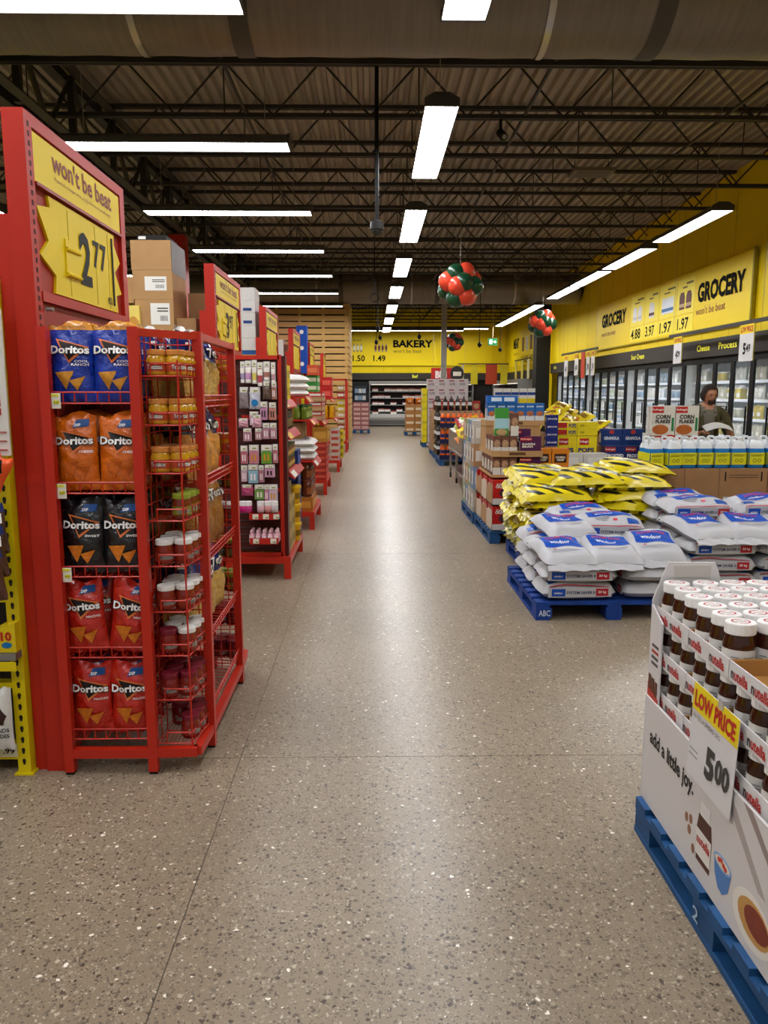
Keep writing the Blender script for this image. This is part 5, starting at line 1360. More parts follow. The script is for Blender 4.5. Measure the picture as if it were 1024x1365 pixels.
# ---------------- water softener salt pallet ----------------
pallet((1.2, 5.42, 0), 'navy blue pallet under the white salt bags, white stencil on the corner', 1.15, 1.2, PNV)
_p = [o for o in COL.objects if o.name.startswith('wooden_pallet')][-1]
text(_p, 'ABC', plane((.02, -.003, .032), (.085, 0, 0), (0, 0, .045)), M('#b9c6d8', .7), .02, 'stencil')
pallet((2.42, 5.75, 0), 'navy blue pallet under the right stack of white salt bags', 1.15, 1.2, PNV)
def gusset_sack(seed, Ls=.56, Ws=.37, Hs=.14):
    rr = random.Random(seed); ph = [rr.uniform(0, 6.28) for _ in range(8)]
    def edge(t, p): return max(0, 1 - abs(2 * t - 1) ** p)
    def top(u, v):
        e = min(1, edge(u, 3) ** .45) * min(1, edge(v, 5) ** .4)
        wr = .07 * math.sin(7 * u + ph[0] + 3 * v) + .05 * math.sin(9 * v + ph[1]) + .035 * math.sin(21 * u + ph[2]) * math.cos(13 * v + ph[3])
        return ((u - .5) * Ls * (1 + .02 * math.sin(6 * v + ph[4])), (v - .5) * Ws * (1 + .025 * math.sin(11 * u + ph[5])), Hs * (.4 + (.6 + wr) * e))
    def bot(u, v):
        e = min(1, edge(u, 3) ** .45) * min(1, edge(v, 5) ** .4)
        q = top(u, v); return (q[0], q[1], Hs * .4 * (1 - e))
    return top, bot
SW = M('#b2b1b4', .42, spec=.25); SB = M('#0a46a8', .5, var=.3, scale=22, spec=.15)
def salt_proto(seed):
    t = thing('salt_bag', 'x', 'salt bag', group='white bags of water softener salt on the navy pallets')
    top, bot = gusset_sack(seed)
    mb = MB(); mb.grid(top, 18, 12); mb.grid(bot, 18, 12); mb.build('film', SW, t, smooth=True)
    def P(e): return lambda a, b: Vector(top(a, b)) + Vector((0, 0, e))
    def pt(nm, a0, a1, b0, b1, mt, e=.003, par=t): return quad(P(e), a0, a1, b0, b1, 10, 6).build(nm, mt, par, smooth=True)
    bp = pt('blue_picture', .2, .8, .42, .82, SB)
    pt('blue_corner', .72, .88, .1, .3, M('#12479c', .35)) if seed % 2 else pt('blue_corner', .1, .26, .1, .3, M('#12479c', .35))
    text(t, 'SYSTEM SAVER', lambda a, b: P(.0055)(.28 + .44 * a, .62 + .1 * b), M('#c02a3a', .4), .02)
    text(t, 'windsor', lambda a, b: P(.0055)(.3 + .25 * a, .5 + .08 * b), FOILW, .01)
    pt('round_badge', .52, .58, .2, .3, M('#c23040', .4))
    for k in range(3): pt('text_line', .28, .5 - .03 * k, .36 - .055 * k, .38 - .055 * k, M('#6d7078', .5))
    pt('red_stripe', .1, .9, .035, .05, M('#b03444', .4), .004)
    # gusset label on both long sides
    for s in (-1, 1):
        yy = s * (.185 + .004)
        def F(a, b, s=s, yy=yy): return (s * -(-.21 + .42 * a), yy + s * .003 * math.sin(pi * a), .038 + .055 * b)
        F2 = lambda a, b, s=s: F(a, b)
        n0 = MB().grid(lambda u, v: F(u * 1.12 - .06, v * 1.3 - .15), 8, 1).build('gusset', SW, t)
        MB().grid(lambda u, v: Vector(F(.0 + .24 * u, v)) + Vector((0, s * .0015, 0)), 3, 1).build('blue_block', M('#1247a8', .4), t)
        MB().grid(lambda u, v: Vector(F(.78 + .22 * u, v)) + Vector((0, s * .0015, 0)), 3, 1).build('red_block', M('#a8202c', .4), t)
        text(t, 'windsor', lambda a, b: Vector(F(.04 + .15 * a, .32 + .3 * b)) + Vector((0, s * .003, 0)), FOILW, .01)
        text(t, 'SYSTEM SAVER II', lambda a, b: Vector(F(.26 + .5 * a, .3 + .38 * b)) + Vector((0, s * .003, 0)), M('#1b2b52', .5), .02)
        text(t, '20 kg', lambda a, b: Vector(F(.82 + .14 * a, .3 + .4 * b)) + Vector((0, s * .003, 0)), FOILW, .02)
    return Proto(t)
SP = [salt_proto(2), salt_proto(3), salt_proto(4)]
def salt_top(seed):
    """same bag seen from its crimped end: picture across the top"""
    t = thing('salt_bag', 'x', 'salt bag', group='white bags of water softener salt on the navy pallets')
    top, bot = gusset_sack(seed, .54, .39, .13)
    mb = MB(); mb.grid(top, 18, 12); mb.grid(bot, 18, 12); mb.build('film', SW, t, smooth=True)
    def P(e): return lambda a, b: Vector(top(a, b)) + Vector((0, 0, e))
    def pt(nm, a0, a1, b0, b1, mt, e=.003): return quad(P(e), a0, a1, b0, b1, 8, 8).build(nm, mt, t, smooth=True)
    pt('blue_picture', .36, .74, .13, .87, SB)
    text(t, 'SYSTEM SAVER', lambda a, b: P(.0055)(.62 + .07 * b, .78 - .56 * a), M('#c02a3a', .4), .02)
    text(t, 'windsor', lambda a, b: P(.0055)(.46 + .1 * b, .75 - .4 * a), FOILW, .01)
    pt('blue_corner', .8, .92, .62, .88, M('#12479c', .35)); pt('red_mark', .3, .33, .68, .74, M('#b03444', .4))
    for k in range(3): pt('text_line', .26 - .035 * k, .27 - .035 * k, .2 + .04 * k, .8, M('#8d9098', .5))
    for k in (-1, 1):
        mb = MB(); mb.grid(lambda u, v: (k * (.262 + .055 * u), (v - .5) * .37, .055 - .035 * u + .006 * math.sin(16 * v + seed + 4 * u)), 3, 12); mb.build('crimped_end', SW, t, smooth=True)
    return Proto(t)
ST = [salt_top(21), salt_top(22)]
def salt(x, y, z, rz, lab, i=0, tilt=(0, 0)):
    SP[i % 3].at((x, y, z), 0, lab, rot=(tilt[0], tilt[1], rz))
def salt2(x, y, z, lab, i=0, tl=-.16, dz=0):
    ST[i % 2].at((x, y, z), 0, lab, rot=(0, tl, pi / 2 + dz))
LH = .125
q = 0
for lv in range(3):
    for ci, (xc, yc, rz) in enumerate(((1.52, 5.63, 0), (2.04, 5.72, pi / 2), (1.52, 6.02, 0), (2.04, 6.3, pi / 2), (1.52, 6.42, 0))):
        if lv == 2 and ci < 2: continue
        jx, jy, jr = RN.uniform(-.015, .015), RN.uniform(-.012, .012), RN.uniform(-.04, .04)
        nm = 'white salt bag, %s, %s layer of the left salt stack' % (['front left', 'front right', 'middle left', 'back right', 'back left'][ci], ['bottom', 'second', 'third'][lv])
        salt(xc + jx, yc + jy, .139 + LH * lv, rz + jr, nm, q); q += 1
salt2(1.44, 5.70, .40, 'white salt bag with blue picture, front left on top of the left salt stack', 0, -.13, .06)
salt2(1.80, 5.72, .405, 'white salt bag with blue picture, second from the left on top of the front row', 1, -.15, -.04)
salt2(2.15, 5.75, .43, 'white salt bag with blue picture, right end on top of the front row', 0, -.2, -.1)
salt2(1.55, 6.12, .515, 'white salt bag with blue picture, left of the raised middle row', 1, -.1, .12)
salt(1.92, 6.13, .53, -.06, 'white salt bag with a full side label lying across the left salt stack', 1, (.16, .02))
salt(1.78, 6.42, .555, .05, 'white salt bag topmost at the back of the left salt stack', 2, (.1, 0))
for lv in range(5):
    for ci, (xc, yc, rz) in enumerate(((2.72, 5.95, 0), (3.28, 5.98, 0), (2.72, 6.34, 0), (3.28, 6.37, 0), (2.72, 6.73, 0))):
        if lv >= 3 and ci in (0, 1): continue
        nm = 'white salt bag, %s, %s layer of the right salt stack' % (['front left', 'front right', 'middle left', 'middle right', 'back left'][ci], ORD[lv])
        salt(xc + RN.uniform(-.02, .02), yc + RN.uniform(-.01, .01), .139 + LH * lv, rz + RN.uniform(-.06, .06), nm, q, (.1 if lv == 4 else 0, 0)); q += 1
salt2(2.62, 6.03, .525, 'white salt bag with blue picture, left one on the right salt stack front', 0, -.14, .15)
salt2(3.0, 6.03, .53, 'white salt bag with blue picture, middle one on the right salt stack front', 1, -.16, -.1)
salt2(3.38, 6.05, .53, 'white salt bag with blue picture, right one on the right salt stack front', 0, -.14, .05)
# ---------------- yellow and black salt bags ----------------
pallet((1.42, 6.75, 0), 'navy blue pallet under the yellow and black striped bags', 1.3, 1.2, PNV)
YST = stripe_mat('yellow_black_hazard_film', '#d9c40e', '#17150f', 6.0, .9, .55)
YPL = M('#cdb90f', .3, coat=.2, var=.08, scale=10)
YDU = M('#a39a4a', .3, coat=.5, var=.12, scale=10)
def yb_proto(seed, side=YPL):
    t = thing('striped_bag', 'x', 'salt bag', group='yellow bags with black hazard stripes')
    top, bot = gusset_sack(seed, .60, .40, .12)
    mb = MB(); mb.grid(lambda u, v: Vector(top(u, v)) + Vector((0, 0, .012 * math.sin(22 * v) * (1 if (u < .05 or u > .95) else 0))), 18, 12, lambda u, v: 1 if (.06 < v < .9 and .07 < u < .93) else 0); mb.grid(bot, 18, 12, lambda u, v: 1 if (v < .25 and .1 < u < .9) else 0); mb.build('film', [side, YST], t, smooth=True)
    for s in (-1, 1):   # flat crimped ends
        mb = MB(); mb.grid(lambda u, v: (s * (.295 + .05 * u), (v - .5) * .38, .05 + .012 * math.sin(14 * v + seed + 3 * u) - .03 * u), 3, 14); mb.build('crimped_end', side, t, smooth=True)
    quad(lambda a, b: Vector(top(a, b)) + Vector((0, 0, .004)), .3, .7, .36, .6, 8, 5).build('white_panel', M('#cfc9a8', .4), t, smooth=True)
    text(t, 'SALT', lambda a, b: Vector(top(.36 + .28 * a, .42 + .12 * b)) + Vector((0, 0, .007)), INK, .03)
    return Proto(t)
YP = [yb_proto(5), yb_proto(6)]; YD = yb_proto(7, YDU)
for lv in range(7):
    lay = [(1.72, 6.97, 0), (2.36, 6.98, 0), (1.72, 7.38, 0), (2.36, 7.4, 0), (1.72, 7.78, 0), (2.36, 7.78, 0)] if lv % 2 == 0 else [(1.62, 7.1, pi / 2), (2.02, 7.08, pi / 2), (2.44, 7.1, pi / 2), (1.62, 7.7, pi / 2), (2.02, 7.68, pi / 2), (2.44, 7.7, pi / 2)]
    if lv % 2: lay = [(1.70, 6.99, 0), (2.33, 7.0, 0), (1.70, 7.4, .1), (2.33, 7.38, 0), (1.70, 7.75, 0), (2.33, 7.75, 0)]
    for ci, (xc, yc, rz) in enumerate(lay):
        if lv == 6 and ci == 0: continue
        nm = 'yellow bag with black hazard stripes, %s, %s layer from the pallet' % (['front left', 'front right', 'middle left', 'middle right', 'back left', 'back right'][ci], ORD[lv])
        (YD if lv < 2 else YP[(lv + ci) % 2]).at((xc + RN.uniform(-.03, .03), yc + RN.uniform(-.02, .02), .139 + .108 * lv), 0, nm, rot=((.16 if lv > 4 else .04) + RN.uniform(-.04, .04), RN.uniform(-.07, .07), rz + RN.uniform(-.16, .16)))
YP[0].at((2.5, 7.25, .139 + .108 * 7), 0, 'yellow bag with black hazard stripes, topmost at the right', rot=(.14, .05, .15))
YP[1].at((2.02, 7.05, .139 + .108 * 6.3), 0, 'yellow bag with black hazard stripes, askew across the front middle', rot=(.2, -.06, -.3))
# ---------------- washer fluid jugs on cardboard cases ----------------
GK = 'cardboard cases under the washer fluid jugs'
xs_ = [(2.68, 3.0), (3.005, 3.335), (3.34, 3.8), (3.81, 4.27)]
pallet((2.66, 7.25, 0), 'blue pallet under the cardboard cases of washer fluid', 1.65, 1.0, PNV)
for lv in range(2):
    for i, (a, b) in enumerate(xs_):
        w_ = b - a
        def ex(t, w, d, h, i=i, lv=lv):
            if i == 2 and lv == 1:
                for s in (-1, 1): MB().box(s * w * .38 - .006, s * w * .38 + .006, -.002, 0, h * .7, h * .93).build('printed_arrow', INK, t)
                for k in range(2): MB().box(-w * .3, w * .3, -.002, 0, h * (.78 + .06 * k), h * (.80 + .06 * k)).build('print_line', M('#5d452d', .7), t)
        carton('cardboard_case', 'large brown case, %s from the left in the %s layer under the washer fluid' % (ORD[i], ['lower', 'upper'][lv]), 'cardboard box', ((a + b) / 2, 7.28 + (.0 if i else -.0), .14 + .395 * lv), w_, .62, .39, M('#946d49', .75, var=.08, scale=5), GK, extra=ex)
def jug_proto():
    t = thing('fluid_jug', 'x', 'jug', group='blue washer fluid jugs with yellow labels')
    def ring(hx, hy, z, n=16):
        out = []
        for k in range(n):
            a = 2 * pi * (k + .5) / n; c, s = math.cos(a), math.sin(a)
            out.append((hx * math.copysign(abs(c) ** .45, c), hy * math.copysign(abs(s) ** .45, s), z))
        return out
    n = 16
    secs = [(.07, .055, 0), (.076, .06, .008), (.076, .06, .175), (.074, .058, .19), (.066, .05, .225), (.045, .038, .255), (.03, .028, .265)]
    mb = MB(); vs = []; fs = []; mm = []
    for s in secs: vs += ring(*s, n)
    for j in range(len(secs) - 1):
        for i in range(n): fs.append((j * n + i, j * n + (i + 1) % n, (j + 1) * n + (i + 1) % n, (j + 1) * n + i)); mm.append(0 if j < 3 else 1)
    fs += [tuple(range(n))[::-1], tuple(range((len(secs) - 1) * n, len(secs) * n))]; mm += [0, 1]
    mb.add(vs, fs, mm); mb.build('bottle', [M('#1a72b4', .25, coat=.3), M('#cfd3d6', .35)], t, smooth=True)
    MB().cyl((.038, 0, .235), (.038, 0, .295), .02, 12).build('cap', M('#d8d8d6', .4), t)
    mb = MB(); mb.path([(-.058, 0, .2), (-.06, 0, .285), (-.045, 0, .296), (-.005, 0, .292), (.012, 0, .26)], .012, 6); mb.build('handle', M('#cfd3d6', .35), t)
    lb = MB().box(-.07, .07, -.0625, -.058, .035, .15).build('label', M('#c9c41c', .45), t); MB().box(-.0785, -.074, -.05, .05, .035, .15).build('side_label', M('#c9c41c', .45), t)
    for k in range(2): MB().box(-.06, .06 - .02 * k, -.064, -.0625, .128 - .012 * k, .132 - .012 * k).build('print_line', M('#3a3a1c', .5), lb)
    for s in (-1, 1):
        mb = MB(); mb.path([(s * .022 + .016 * math.cos(k * .785), -.0635, .075 + .016 * math.sin(k * .785)) for k in range(9)], .002, 4); mb.build('round_print', M('#2a2a16', .5), lb)
    return Proto(t)
JP = jug_proto()
jx = [2.72, 2.90, 3.06, 3.22, 3.38, 3.54, 3.72, 3.9, 4.08]
for r_ in range(2):
    for i, x_ in enumerate(jx):
        JP.at((x_, 7.36 + .15 * r_ + (.04 if i > 1 else 0), .926), (.25 if i in (0, 1) else RN.uniform(-.08, .08)), 'blue washer fluid jug, %s from the left in the %s row' % (ORD[i], ['front', 'back'][r_]))
# ---------------- cereal islands ----------------
GC = 'cereal boxes on the pallet island'
def cbox_proto(w_, d_, h_, c, words=(), pic=None, panel=None, side=None, name='cereal_box', cat='cereal box', corner=None, topc=None):
    t = thing(name, 'x', cat)
    MB().box(-w_ / 2, w_ / 2, 0, d_, 0, h_, [0, 2, 0, 1, 0, 1]).build('carton', [M(c, .4), M(side or c, .4), M(topc or c, .4)], t)
    MB().box(-w_ / 2, w_ / 2, d_ / 2 - .001, d_ / 2 + .001, h_, h_ + .0008).build('flap_seam', M('#8a8070', .6), t)
    if panel: MB().box((panel[0]) * w_, panel[1] * w_, -.0012, 0, panel[2] * h_, panel[3] * h_).build('front_panel', M(panel[4], .4), t)
    if corner: 
        cp = MB().box(corner[0] * w_, corner[1] * w_, -.002, 0, corner[2] * h_, corner[3] * h_).build('brand_flag', M(corner[4], .4), t)
        text(cp, "Kellogg's", plane((corner[0] * w_ + .004, -.003, corner[2] * h_ + (corner[3] - corner[2]) * h_ * .3), ((corner[1] - corner[0]) * w_ - .008, 0, 0), (0, 0, (corner[3] - corner[2]) * h_ * .4)), FOILW, .02)
    if pic:
        mb = MB(); mb.prism([(pic[0] * w_ + pic[2] * w_ * math.cos(k * .524), pic[1] * h_ + pic[3] * h_ * math.sin(k * .524)) for k in range(12)], -.003, 0); mb.build('bowl_picture', M(pic[4], .5, var=.4, scale=60), t)
    for s, a0, a1, b0, b1, cc in words:
        text(t, s, plane((a0 * w_, -.004, b0 * h_), ((a1 - a0) * w_, 0, 0), (0, 0, (b1 - b0) * h_)), M(cc, .5), .04)
    for sx in (-1, 1):
        MB().box(sx * w_ / 2 - .0008, sx * w_ / 2 + .0008, d_ * .15, d_ * .85, h_ * .2, h_ * .75).build('side_print', M('#c8c2b4' if side is None else c, .5), t)
    return Proto(t)
CRD = cbox_proto(.235, .17, .2, '#b41c18', (("CAP'N", -.35, .2, .72, .84, '#e8e4dc'), ('CRUNCH', -.38, .25, .58, .72, '#e8e4dc')), (.08, .32, .3, .24, '#4a2a3a'))
BRN = cbox_proto(.085, .2, .215, '#6b4436', (), (0, .62, .42, .2, '#b08a6a'), (-.5, .5, 0, .45, '#d0ccc4'))
PUR = cbox_proto(.23, .07, .235, '#4a1648', (('RAISIN', -.4, .2, .55, .66, '#e0d8cc'), ('BRAN', -.4, .1, .42, .53, '#e0d8cc')), (.0, .1, .4, .12, '#a86a3c'), None, None, corner=(-.5, .05, .78, .95, '#b4201c'))
GRN = cbox_proto(.15, .07, .3, '#3f8f38', (), (0, .12, .4, .12, '#b89a6a'), (-.5, .5, .25, .62, '#9cc4d0'))
BLU = cbox_proto(.105, .08, .25, '#2264ac', (('QUAKER', -.4, .4, .8, .88, '#dfe6ee'),), (0, .52, .4, .12, '#b4673c'), (-.5, .5, 0, .42, '#cfd2d4'))
ORG = cbox_proto(.19, .08, .31, '#d07a1c', (('OATMEAL', -.3, .3, .66, .73, '#e8e0d0'), ('CRISP', -.22, .22, .56, .64, '#e8e0d0')), (0, .2, .46, .17, '#a8753c'), (-.36, .36, .5, .82, '#3a2018'))
POP = cbox_proto(.245, .075, .225, '#d8c418', (('POPS', -.42, .38, .1, .35, '#1a2668'),), None, None, None, corner=(-.36, .1, .5, .85, '#a8241c'))
FRO = cbox_proto(.245, .08, .235, '#1c2a66', (('FROSTED', -.42, .42, .42, .6, '#e4e4ea'), ('FLAKES', -.36, .36, .2, .38, '#e4e4ea')), None, None, '#2a2a4a', corner=(-.5, .02, .72, .95, '#a8241c'))
QBL = cbox_proto(.26, .08, .205, '#17346f', (('GRANOLA', -.36, .36, .35, .55, '#e0e4ee'),), (0, .82, .12, .12, '#b4352a'), None)
CFL = cbox_proto(.27, .08, .345, '#d3cfc4', (('CORN', -.34, .3, .56, .7, '#1d1b1a'), ('FLAKES', -.34, .3, .41, .54, '#1d1b1a')), (-.12, .2, .36, .17, '#b4622a'), (.36, .46, .15, .6, '#1e7a44'), '#c2bdb4', corner=(-.5, .0, .76, .97, '#b4201c'))
WBX = cbox_proto(.28, .2, .22, '#c6c4c0', (), None, (-.3, .3, .2, .8, '#d8d6d2'), name='white_case', cat='cardboard box')
MBX = cbox_proto(.14, .09, .09, '#17256f', (('JOS LOUIS', -.4, .4, .35, .6, '#e0dce0'),), None, None, name='snack_box', cat='snack box')
pallet((1.3, 8.3, 0), 'blue pallet under the red and white cereal trays at the aisle corner', .6, 1.3, PBL)
pallet((1.28, 9.62, 0), 'blue pallet under the far half of the cereal island', .6, 1.2, PBL)
# two layers of white trays holding red boxes
for lv in range(2):
    z = .14 + .285 * lv
    for j in range(5):
        t = thing('cereal_tray', 'white display tray of red cereal boxes, %s along the aisle in the %s layer' % (ORD[j], ['lower', 'upper'][lv]), 'display tray', (1.32, 8.32 + .42 * j, z), group='white trays of red cereal boxes')
        W_ = .56
        MB().box(0, W_, 0, .4, 0, .01).build('tray_floor', CARD, t); f = MB().box(0, W_, 0, .006, 0, .075).build('front_lip', CARD, t); MB().box(0, W_, .394, .4, 0, .075).build('back_lip', CARD, t)
        MB().prism([(0, 0), (.4, 0), (.4, .2), (.05, .23), (0, .1)], 0, .006, ax='x').build('side', M('#a8835c' if (j + lv) % 2 else '#cbb8a4', .6), t)
        text(f, "CRUNCH", plane((.2, -.003, .02), (.1, 0, 0), (0, 0, .03)), INK, .03)
        for k in range(2):
            for r_ in range(2):
                if j > 1 and (k or r_): continue
                CRD.at((.13 + 1.32 + .245 * k, 8.335 + .42 * j + .18 * r_, z + .012 + (.06 if r_ == 0 else .06)), 0, 'red cereal box, column %s row %s of the %s white tray in the %s layer' % (['one', 'two'][k], ['one', 'two'][r_], ORD[j], ['lower', 'upper'][lv]), GC)
def cases(x0, y0, z, cols, rows, P_, dx, dy, lab, grp=GC, rz=0):
    for i in range(cols):
        for j in range(rows):
            P_.at((x0 + dx * i, y0 + dy * j, z), rz, lab % (ORD[i], ORD[j]), grp)
def ktray(x0, x1, y0, y1, z, h, lab):
    t = thing('cereal_tray', lab, 'display tray', (0, 0, z), group='brown trays on the cereal island')
    MB().box(x0, x1, y0, y1, 0, .008).build('tray_floor', KRAFT, t)
    f = MB().box(x0, x1, y0 - .006, y0, 0, h).build('front_lip', KRAFT, t); MB().box(x0 - .006, x0, y0, y1, 0, h).build('side_lip', KRAFT, t)
    MB().box(x1, x1 + .006, y0, y1, 0, h).build('side_lip', KRAFT, t); MB().box(x0, x1, y1, y1 + .006, 0, h).build('back_lip', KRAFT, t)
    MB().box((x0 + x1) / 2 - .09, (x0 + x1) / 2 + .09, y0 - .008, y0 - .006, h * .25, h * .75).build('print', M('#5d3f26', .7), f)
ktray(1.33, 1.88, 8.42, 9.4, .722, .03, 'brown tray above the red boxes on the cereal island')
cases(1.385, 8.45, .732, 3, 1, BRN, .09, .2, 'narrow brown cereal box, %s from the aisle, %s row over the red trays')
cases(1.385, 8.67, .732, 1, 3, BRN, .09, .22, 'narrow brown cereal box on the aisle side, %s column, %s along over the red trays')
PUR.at((1.755, 8.45, .732), 0, 'purple bran cereal box over the red trays', GC, scale=(1, 1, .9))
ktray(1.33, 1.88, 8.42, 9.4, .95, .065, 'brown tray with dark print in the middle of the cereal island')
cases(1.385, 8.45, .959, 3, 1, BRN, .09, .2, 'narrow brown cereal box, %s from the aisle, %s row in the middle tray')
cases(1.385, 8.67, .959, 1, 3, BRN, .09, .22, 'narrow brown cereal box on the aisle side, %s column, %s along the middle tray')
PUR.at((1.755, 8.45, .959), 0, 'purple bran cereal box in the middle tray', GC)
PUR.at((1.66, 8.56, 1.0), 0, 'purple bran cereal box behind the middle tray', GC, scale=(1, 1, 1.05))
t = thing('cardboard_case', 'brown case filling the middle of the cereal island', 'cardboard box', (1.68, 8.72, .732)); MB().box(-.17, .2, 0, .6, 0, .21).build('case', KRAFT, t)
GRN.at((1.44, 8.5, 1.18), 0, 'green and blue cereal box standing on the narrow brown boxes', GC)
BRN.at((1.58, 8.48, 1.176), 0, 'narrow brown cereal box right of the green box', GC, scale=(1, 1, 1.15))
t = thing('cardboard_case', 'brown case under the blue oat cereal boxes', 'cardboard box', (1.62, 9.0, .961)); MB().box(-.28, .36, 0, .42, 0, .30).build('case', KRAFT, t)
ktray(1.34, 2.02, 9.0, 9.4, 1.265, .06, 'brown tray of blue oat cereal boxes on top of the cereal island')
cases(1.41, 9.03, 1.275, 6, 2, BLU, .112, .1, 'blue topped oat cereal box, %s from the aisle, %s row of the top tray')
t = thing('header_card', 'blue header card lying over the oat cereal boxes', 'sign', (1.53, 9.02, 1.527)); MB().box(-.18, .18, 0, .12, 0, .085).build('card', M('#1a62b4', .4), t)
for a in (-.13, .02): MB().box(a, a + .12, -.002, 0, .02, .065).build('print', M('#cfdbe8', .4), t)
for j in range(4):
    for lv in range(4):
        c = ['#a8a296', '#b8b0a4', '#7288a4', '#8a9a74', '#a8835c'][(j + lv * 2) % 5]
        put_case('isl' + c, (1.42, 9.66 + .28 * j, .142 + .29 * lv), 'mixed colour cereal case, %s along the aisle, %s layer of the far cereal island' % (ORD[j], ORD[lv]), GC, .26, .26, .286, c, '#d6d0c4')
# island middle: orange, white, yellow, blue
def support(x0, x1, y0, y1, z, lab, zb=0):
    t = thing('shipping_case', lab, 'cardboard box', (0, 0, 0), group='shipping cases under the cereal displays')
    MB().box(x0, x1, y0, y1, zb, z).build('case', KRAFT2, t); MB().box(x0, x1, (y0 + y1) / 2 - .025, (y0 + y1) / 2 + .025, z - .0002, z + .0008).build('tape', M('#b8935f', .3), t)
support(1.93, 2.42, 8.55, 8.95, .715, 'brown shipping case under the orange cereal boxes')
cases(2.03 - .11, 8.57, .716, 2, 2, ORG, .2, .1, 'orange oatmeal cereal box, %s from the left, %s row')
cases(2.03 - .11, 8.79, .86, 2, 1, ORG, .2, .1, 'orange oatmeal cereal box raised behind, %s from the left, %s row') if 0 else None
support(2.2, 2.78, 9.0, 9.25, .715, 'brown shipping case under the white cereal cases')
cases(2.36, 9.02, .716, 2, 1, WBX, .285, .2, 'white printed case, %s from the left below the yellow boxes, %s row')
support(2.22, 2.79, 9.3, 9.75, .905, 'brown shipping case under the yellow corn cereal')
cases(2.37, 9.32, .906, 2, 2, POP, .25, .09, 'yellow corn pops style cereal box, %s from the left, %s row upright')
for k in range(2):
    for lv in range(2):
        POP.at((2.37 + .25 * k, 9.32, 1.134 + .078 * lv + .0), 0, 'yellow cereal box lying flat, %s side, %s of two' % (['left', 'right'][k], ['lower', 'upper'][lv]), GC, rot=(-pi / 2 + pi, 0, 0) if 0 else (pi / 2, 0, 0)) if 0 else None
        t = thing('cereal_box', 'yellow cereal box lying flat, %s side, %s of two' % (['left', 'right'][k], ['lower', 'upper'][lv]), 'cereal box', (2.37 + .25 * k, 9.31, 1.134 + .082 * lv), group=GC)
        MB().box(-.122, .122, 0, .22, 0, .08).build('carton', M('#d8c418', .4), t)
        if k == 0: 
            MB().box(-.11, .0, -.002, 0, .01, .07).build('brand_flag', M('#a8241c', .4), t); text(t, 'POPS', plane((.02, -.003, .012), (.09, 0, 0), (0, 0, .05)), M('#1a2668', .5), .03)
        else: text(t, 'POPS', plane((-.09, -.003, .02), (.05, 0, 0), (0, 0, .03)), M('#8a7a10', .5), .03)
support(2.04, 2.19, 9.03, 9.28, 1.02, 'brown shipping case under the navy snack boxes') 

cases(2.13, 9.07, 1.021, 1, 1, WBX, .2, .2, 'small white case, %s one, %s row under the navy snack boxes') if 0 else None
for lv in range(4): MBX.at((2.13, 9.06, 1.021 + .092 * lv), 0, 'navy snack box, %s up in the small stack by the yellow heap' % ORD[lv], GC)
# heap of yellow snack bags
support(2.2, 3.0, 9.85, 10.5, 1.12, 'brown shipping case under the heap of yellow snack bags')
def snack(c, c2, seed, w=.24, h=.3):
    t = thing('snack_bag', 'x', 'snack bag'); me, tt = bag_mesh('film', w, h, .08, [M(c, .3, coat=.3, var=.06, scale=12)], lambda u, v: 0, seed); put('film', me, t)
    patch(t, 'print', [(-w * .3, h * .45), (w * .3, h * .5), (w * .25, h * .75), (-w * .25, h * .7)], tt, M(c2, .4)); patch(t, 'print', [(-w * .25, h * .15), (w * .25, h * .15), (w * .15, h * .35), (-w * .15, h * .35)], tt, M('#b8732a', .5, var=.3, scale=50)); return Proto(t)
SY = snack('#d6bc16', '#7a5a12', 91); SBm = snack('#5a2418', '#b8403a', 92); SPk = snack('#b43a3c', '#e0d4c8', 93); SWt = snack('#d5d0c4', '#b0402c', 94)
HEAP = sorted((RN.uniform(2.18, 3.0), RN.uniform(9.78, 10.45)) for _ in range(22))
for k, (a, b) in enumerate(HEAP):
    hgt = 1.13 + .26 * math.exp(-((a - 2.42) / .28) ** 2) * RN.uniform(.5, 1)
    P_ = SY if k % 5 else SBm
    P_.at((a, b, hgt), 0, '%s snack bag, %s from the left in the heap beside the cereal' % (('yellow', ORD[k - k // 5 - 1]) if k % 5 else ('brown', ORD[k // 5])), 'snack bags in the yellow heap', rot=(RN.uniform(-1.5, -1.0), RN.uniform(-.4, .4), RN.uniform(-1.2, 1.2)))
support(2.8, 3.5, 9.25, 9.75, .77, 'brown shipping case under the navy frosted cereal')
cases(2.955, 9.27, .771, 2, 2, FRO, .25, .09, 'navy frosted flakes cereal box, %s from the left, %s row')
cases(2.96, 9.45, 1.0, 2, 1, QBL, .265, .09, 'blue granola box, %s from the left, %s row above the navy boxes')
support(2.82, 3.36, 9.46, 9.7, .999, 'brown shipping case behind the navy cereal under the blue granola', .772)
POP.at((3.46, 9.26, .771), 0, 'yellow corn cereal box at the right of the navy boxes', GC)
support(3.3, 3.9, 9.0, 9.22, 1.0, 'brown shipping case under the corn flakes')
t = thing('display_tray', 'red tray holding the two corn flakes boxes', 'display tray', (3.56, 8.98, 1.001)); 
MB().box(-.3, .3, 0, .24, 0, .01).build('tray_floor', DRED, t); f = MB().prism([(-.3, 0), (.3, 0), (.3, .14), (.12, .12), (-.05, .16), (-.3, .13)], 0, .008).build('front_lip', DRED, t); MB().box(-.3, -.292, .008, .24, 0, .17).build('side', M('#c2bdb4', .5), t)
text(f, "Kellogg's", plane((-.26, -.004, .04), (.14, 0, 0), (0, 0, .05)), FOILW, .02)
cases(3.42, 9.0, 1.15, 2, 2, CFL, .28, .09, 'white corn flakes box with a bowl picture, %s from the left, %s row')
support(3.31, 3.82, 9.0, 9.2, 1.149, 'low brown case inside the red tray') if 0 else None
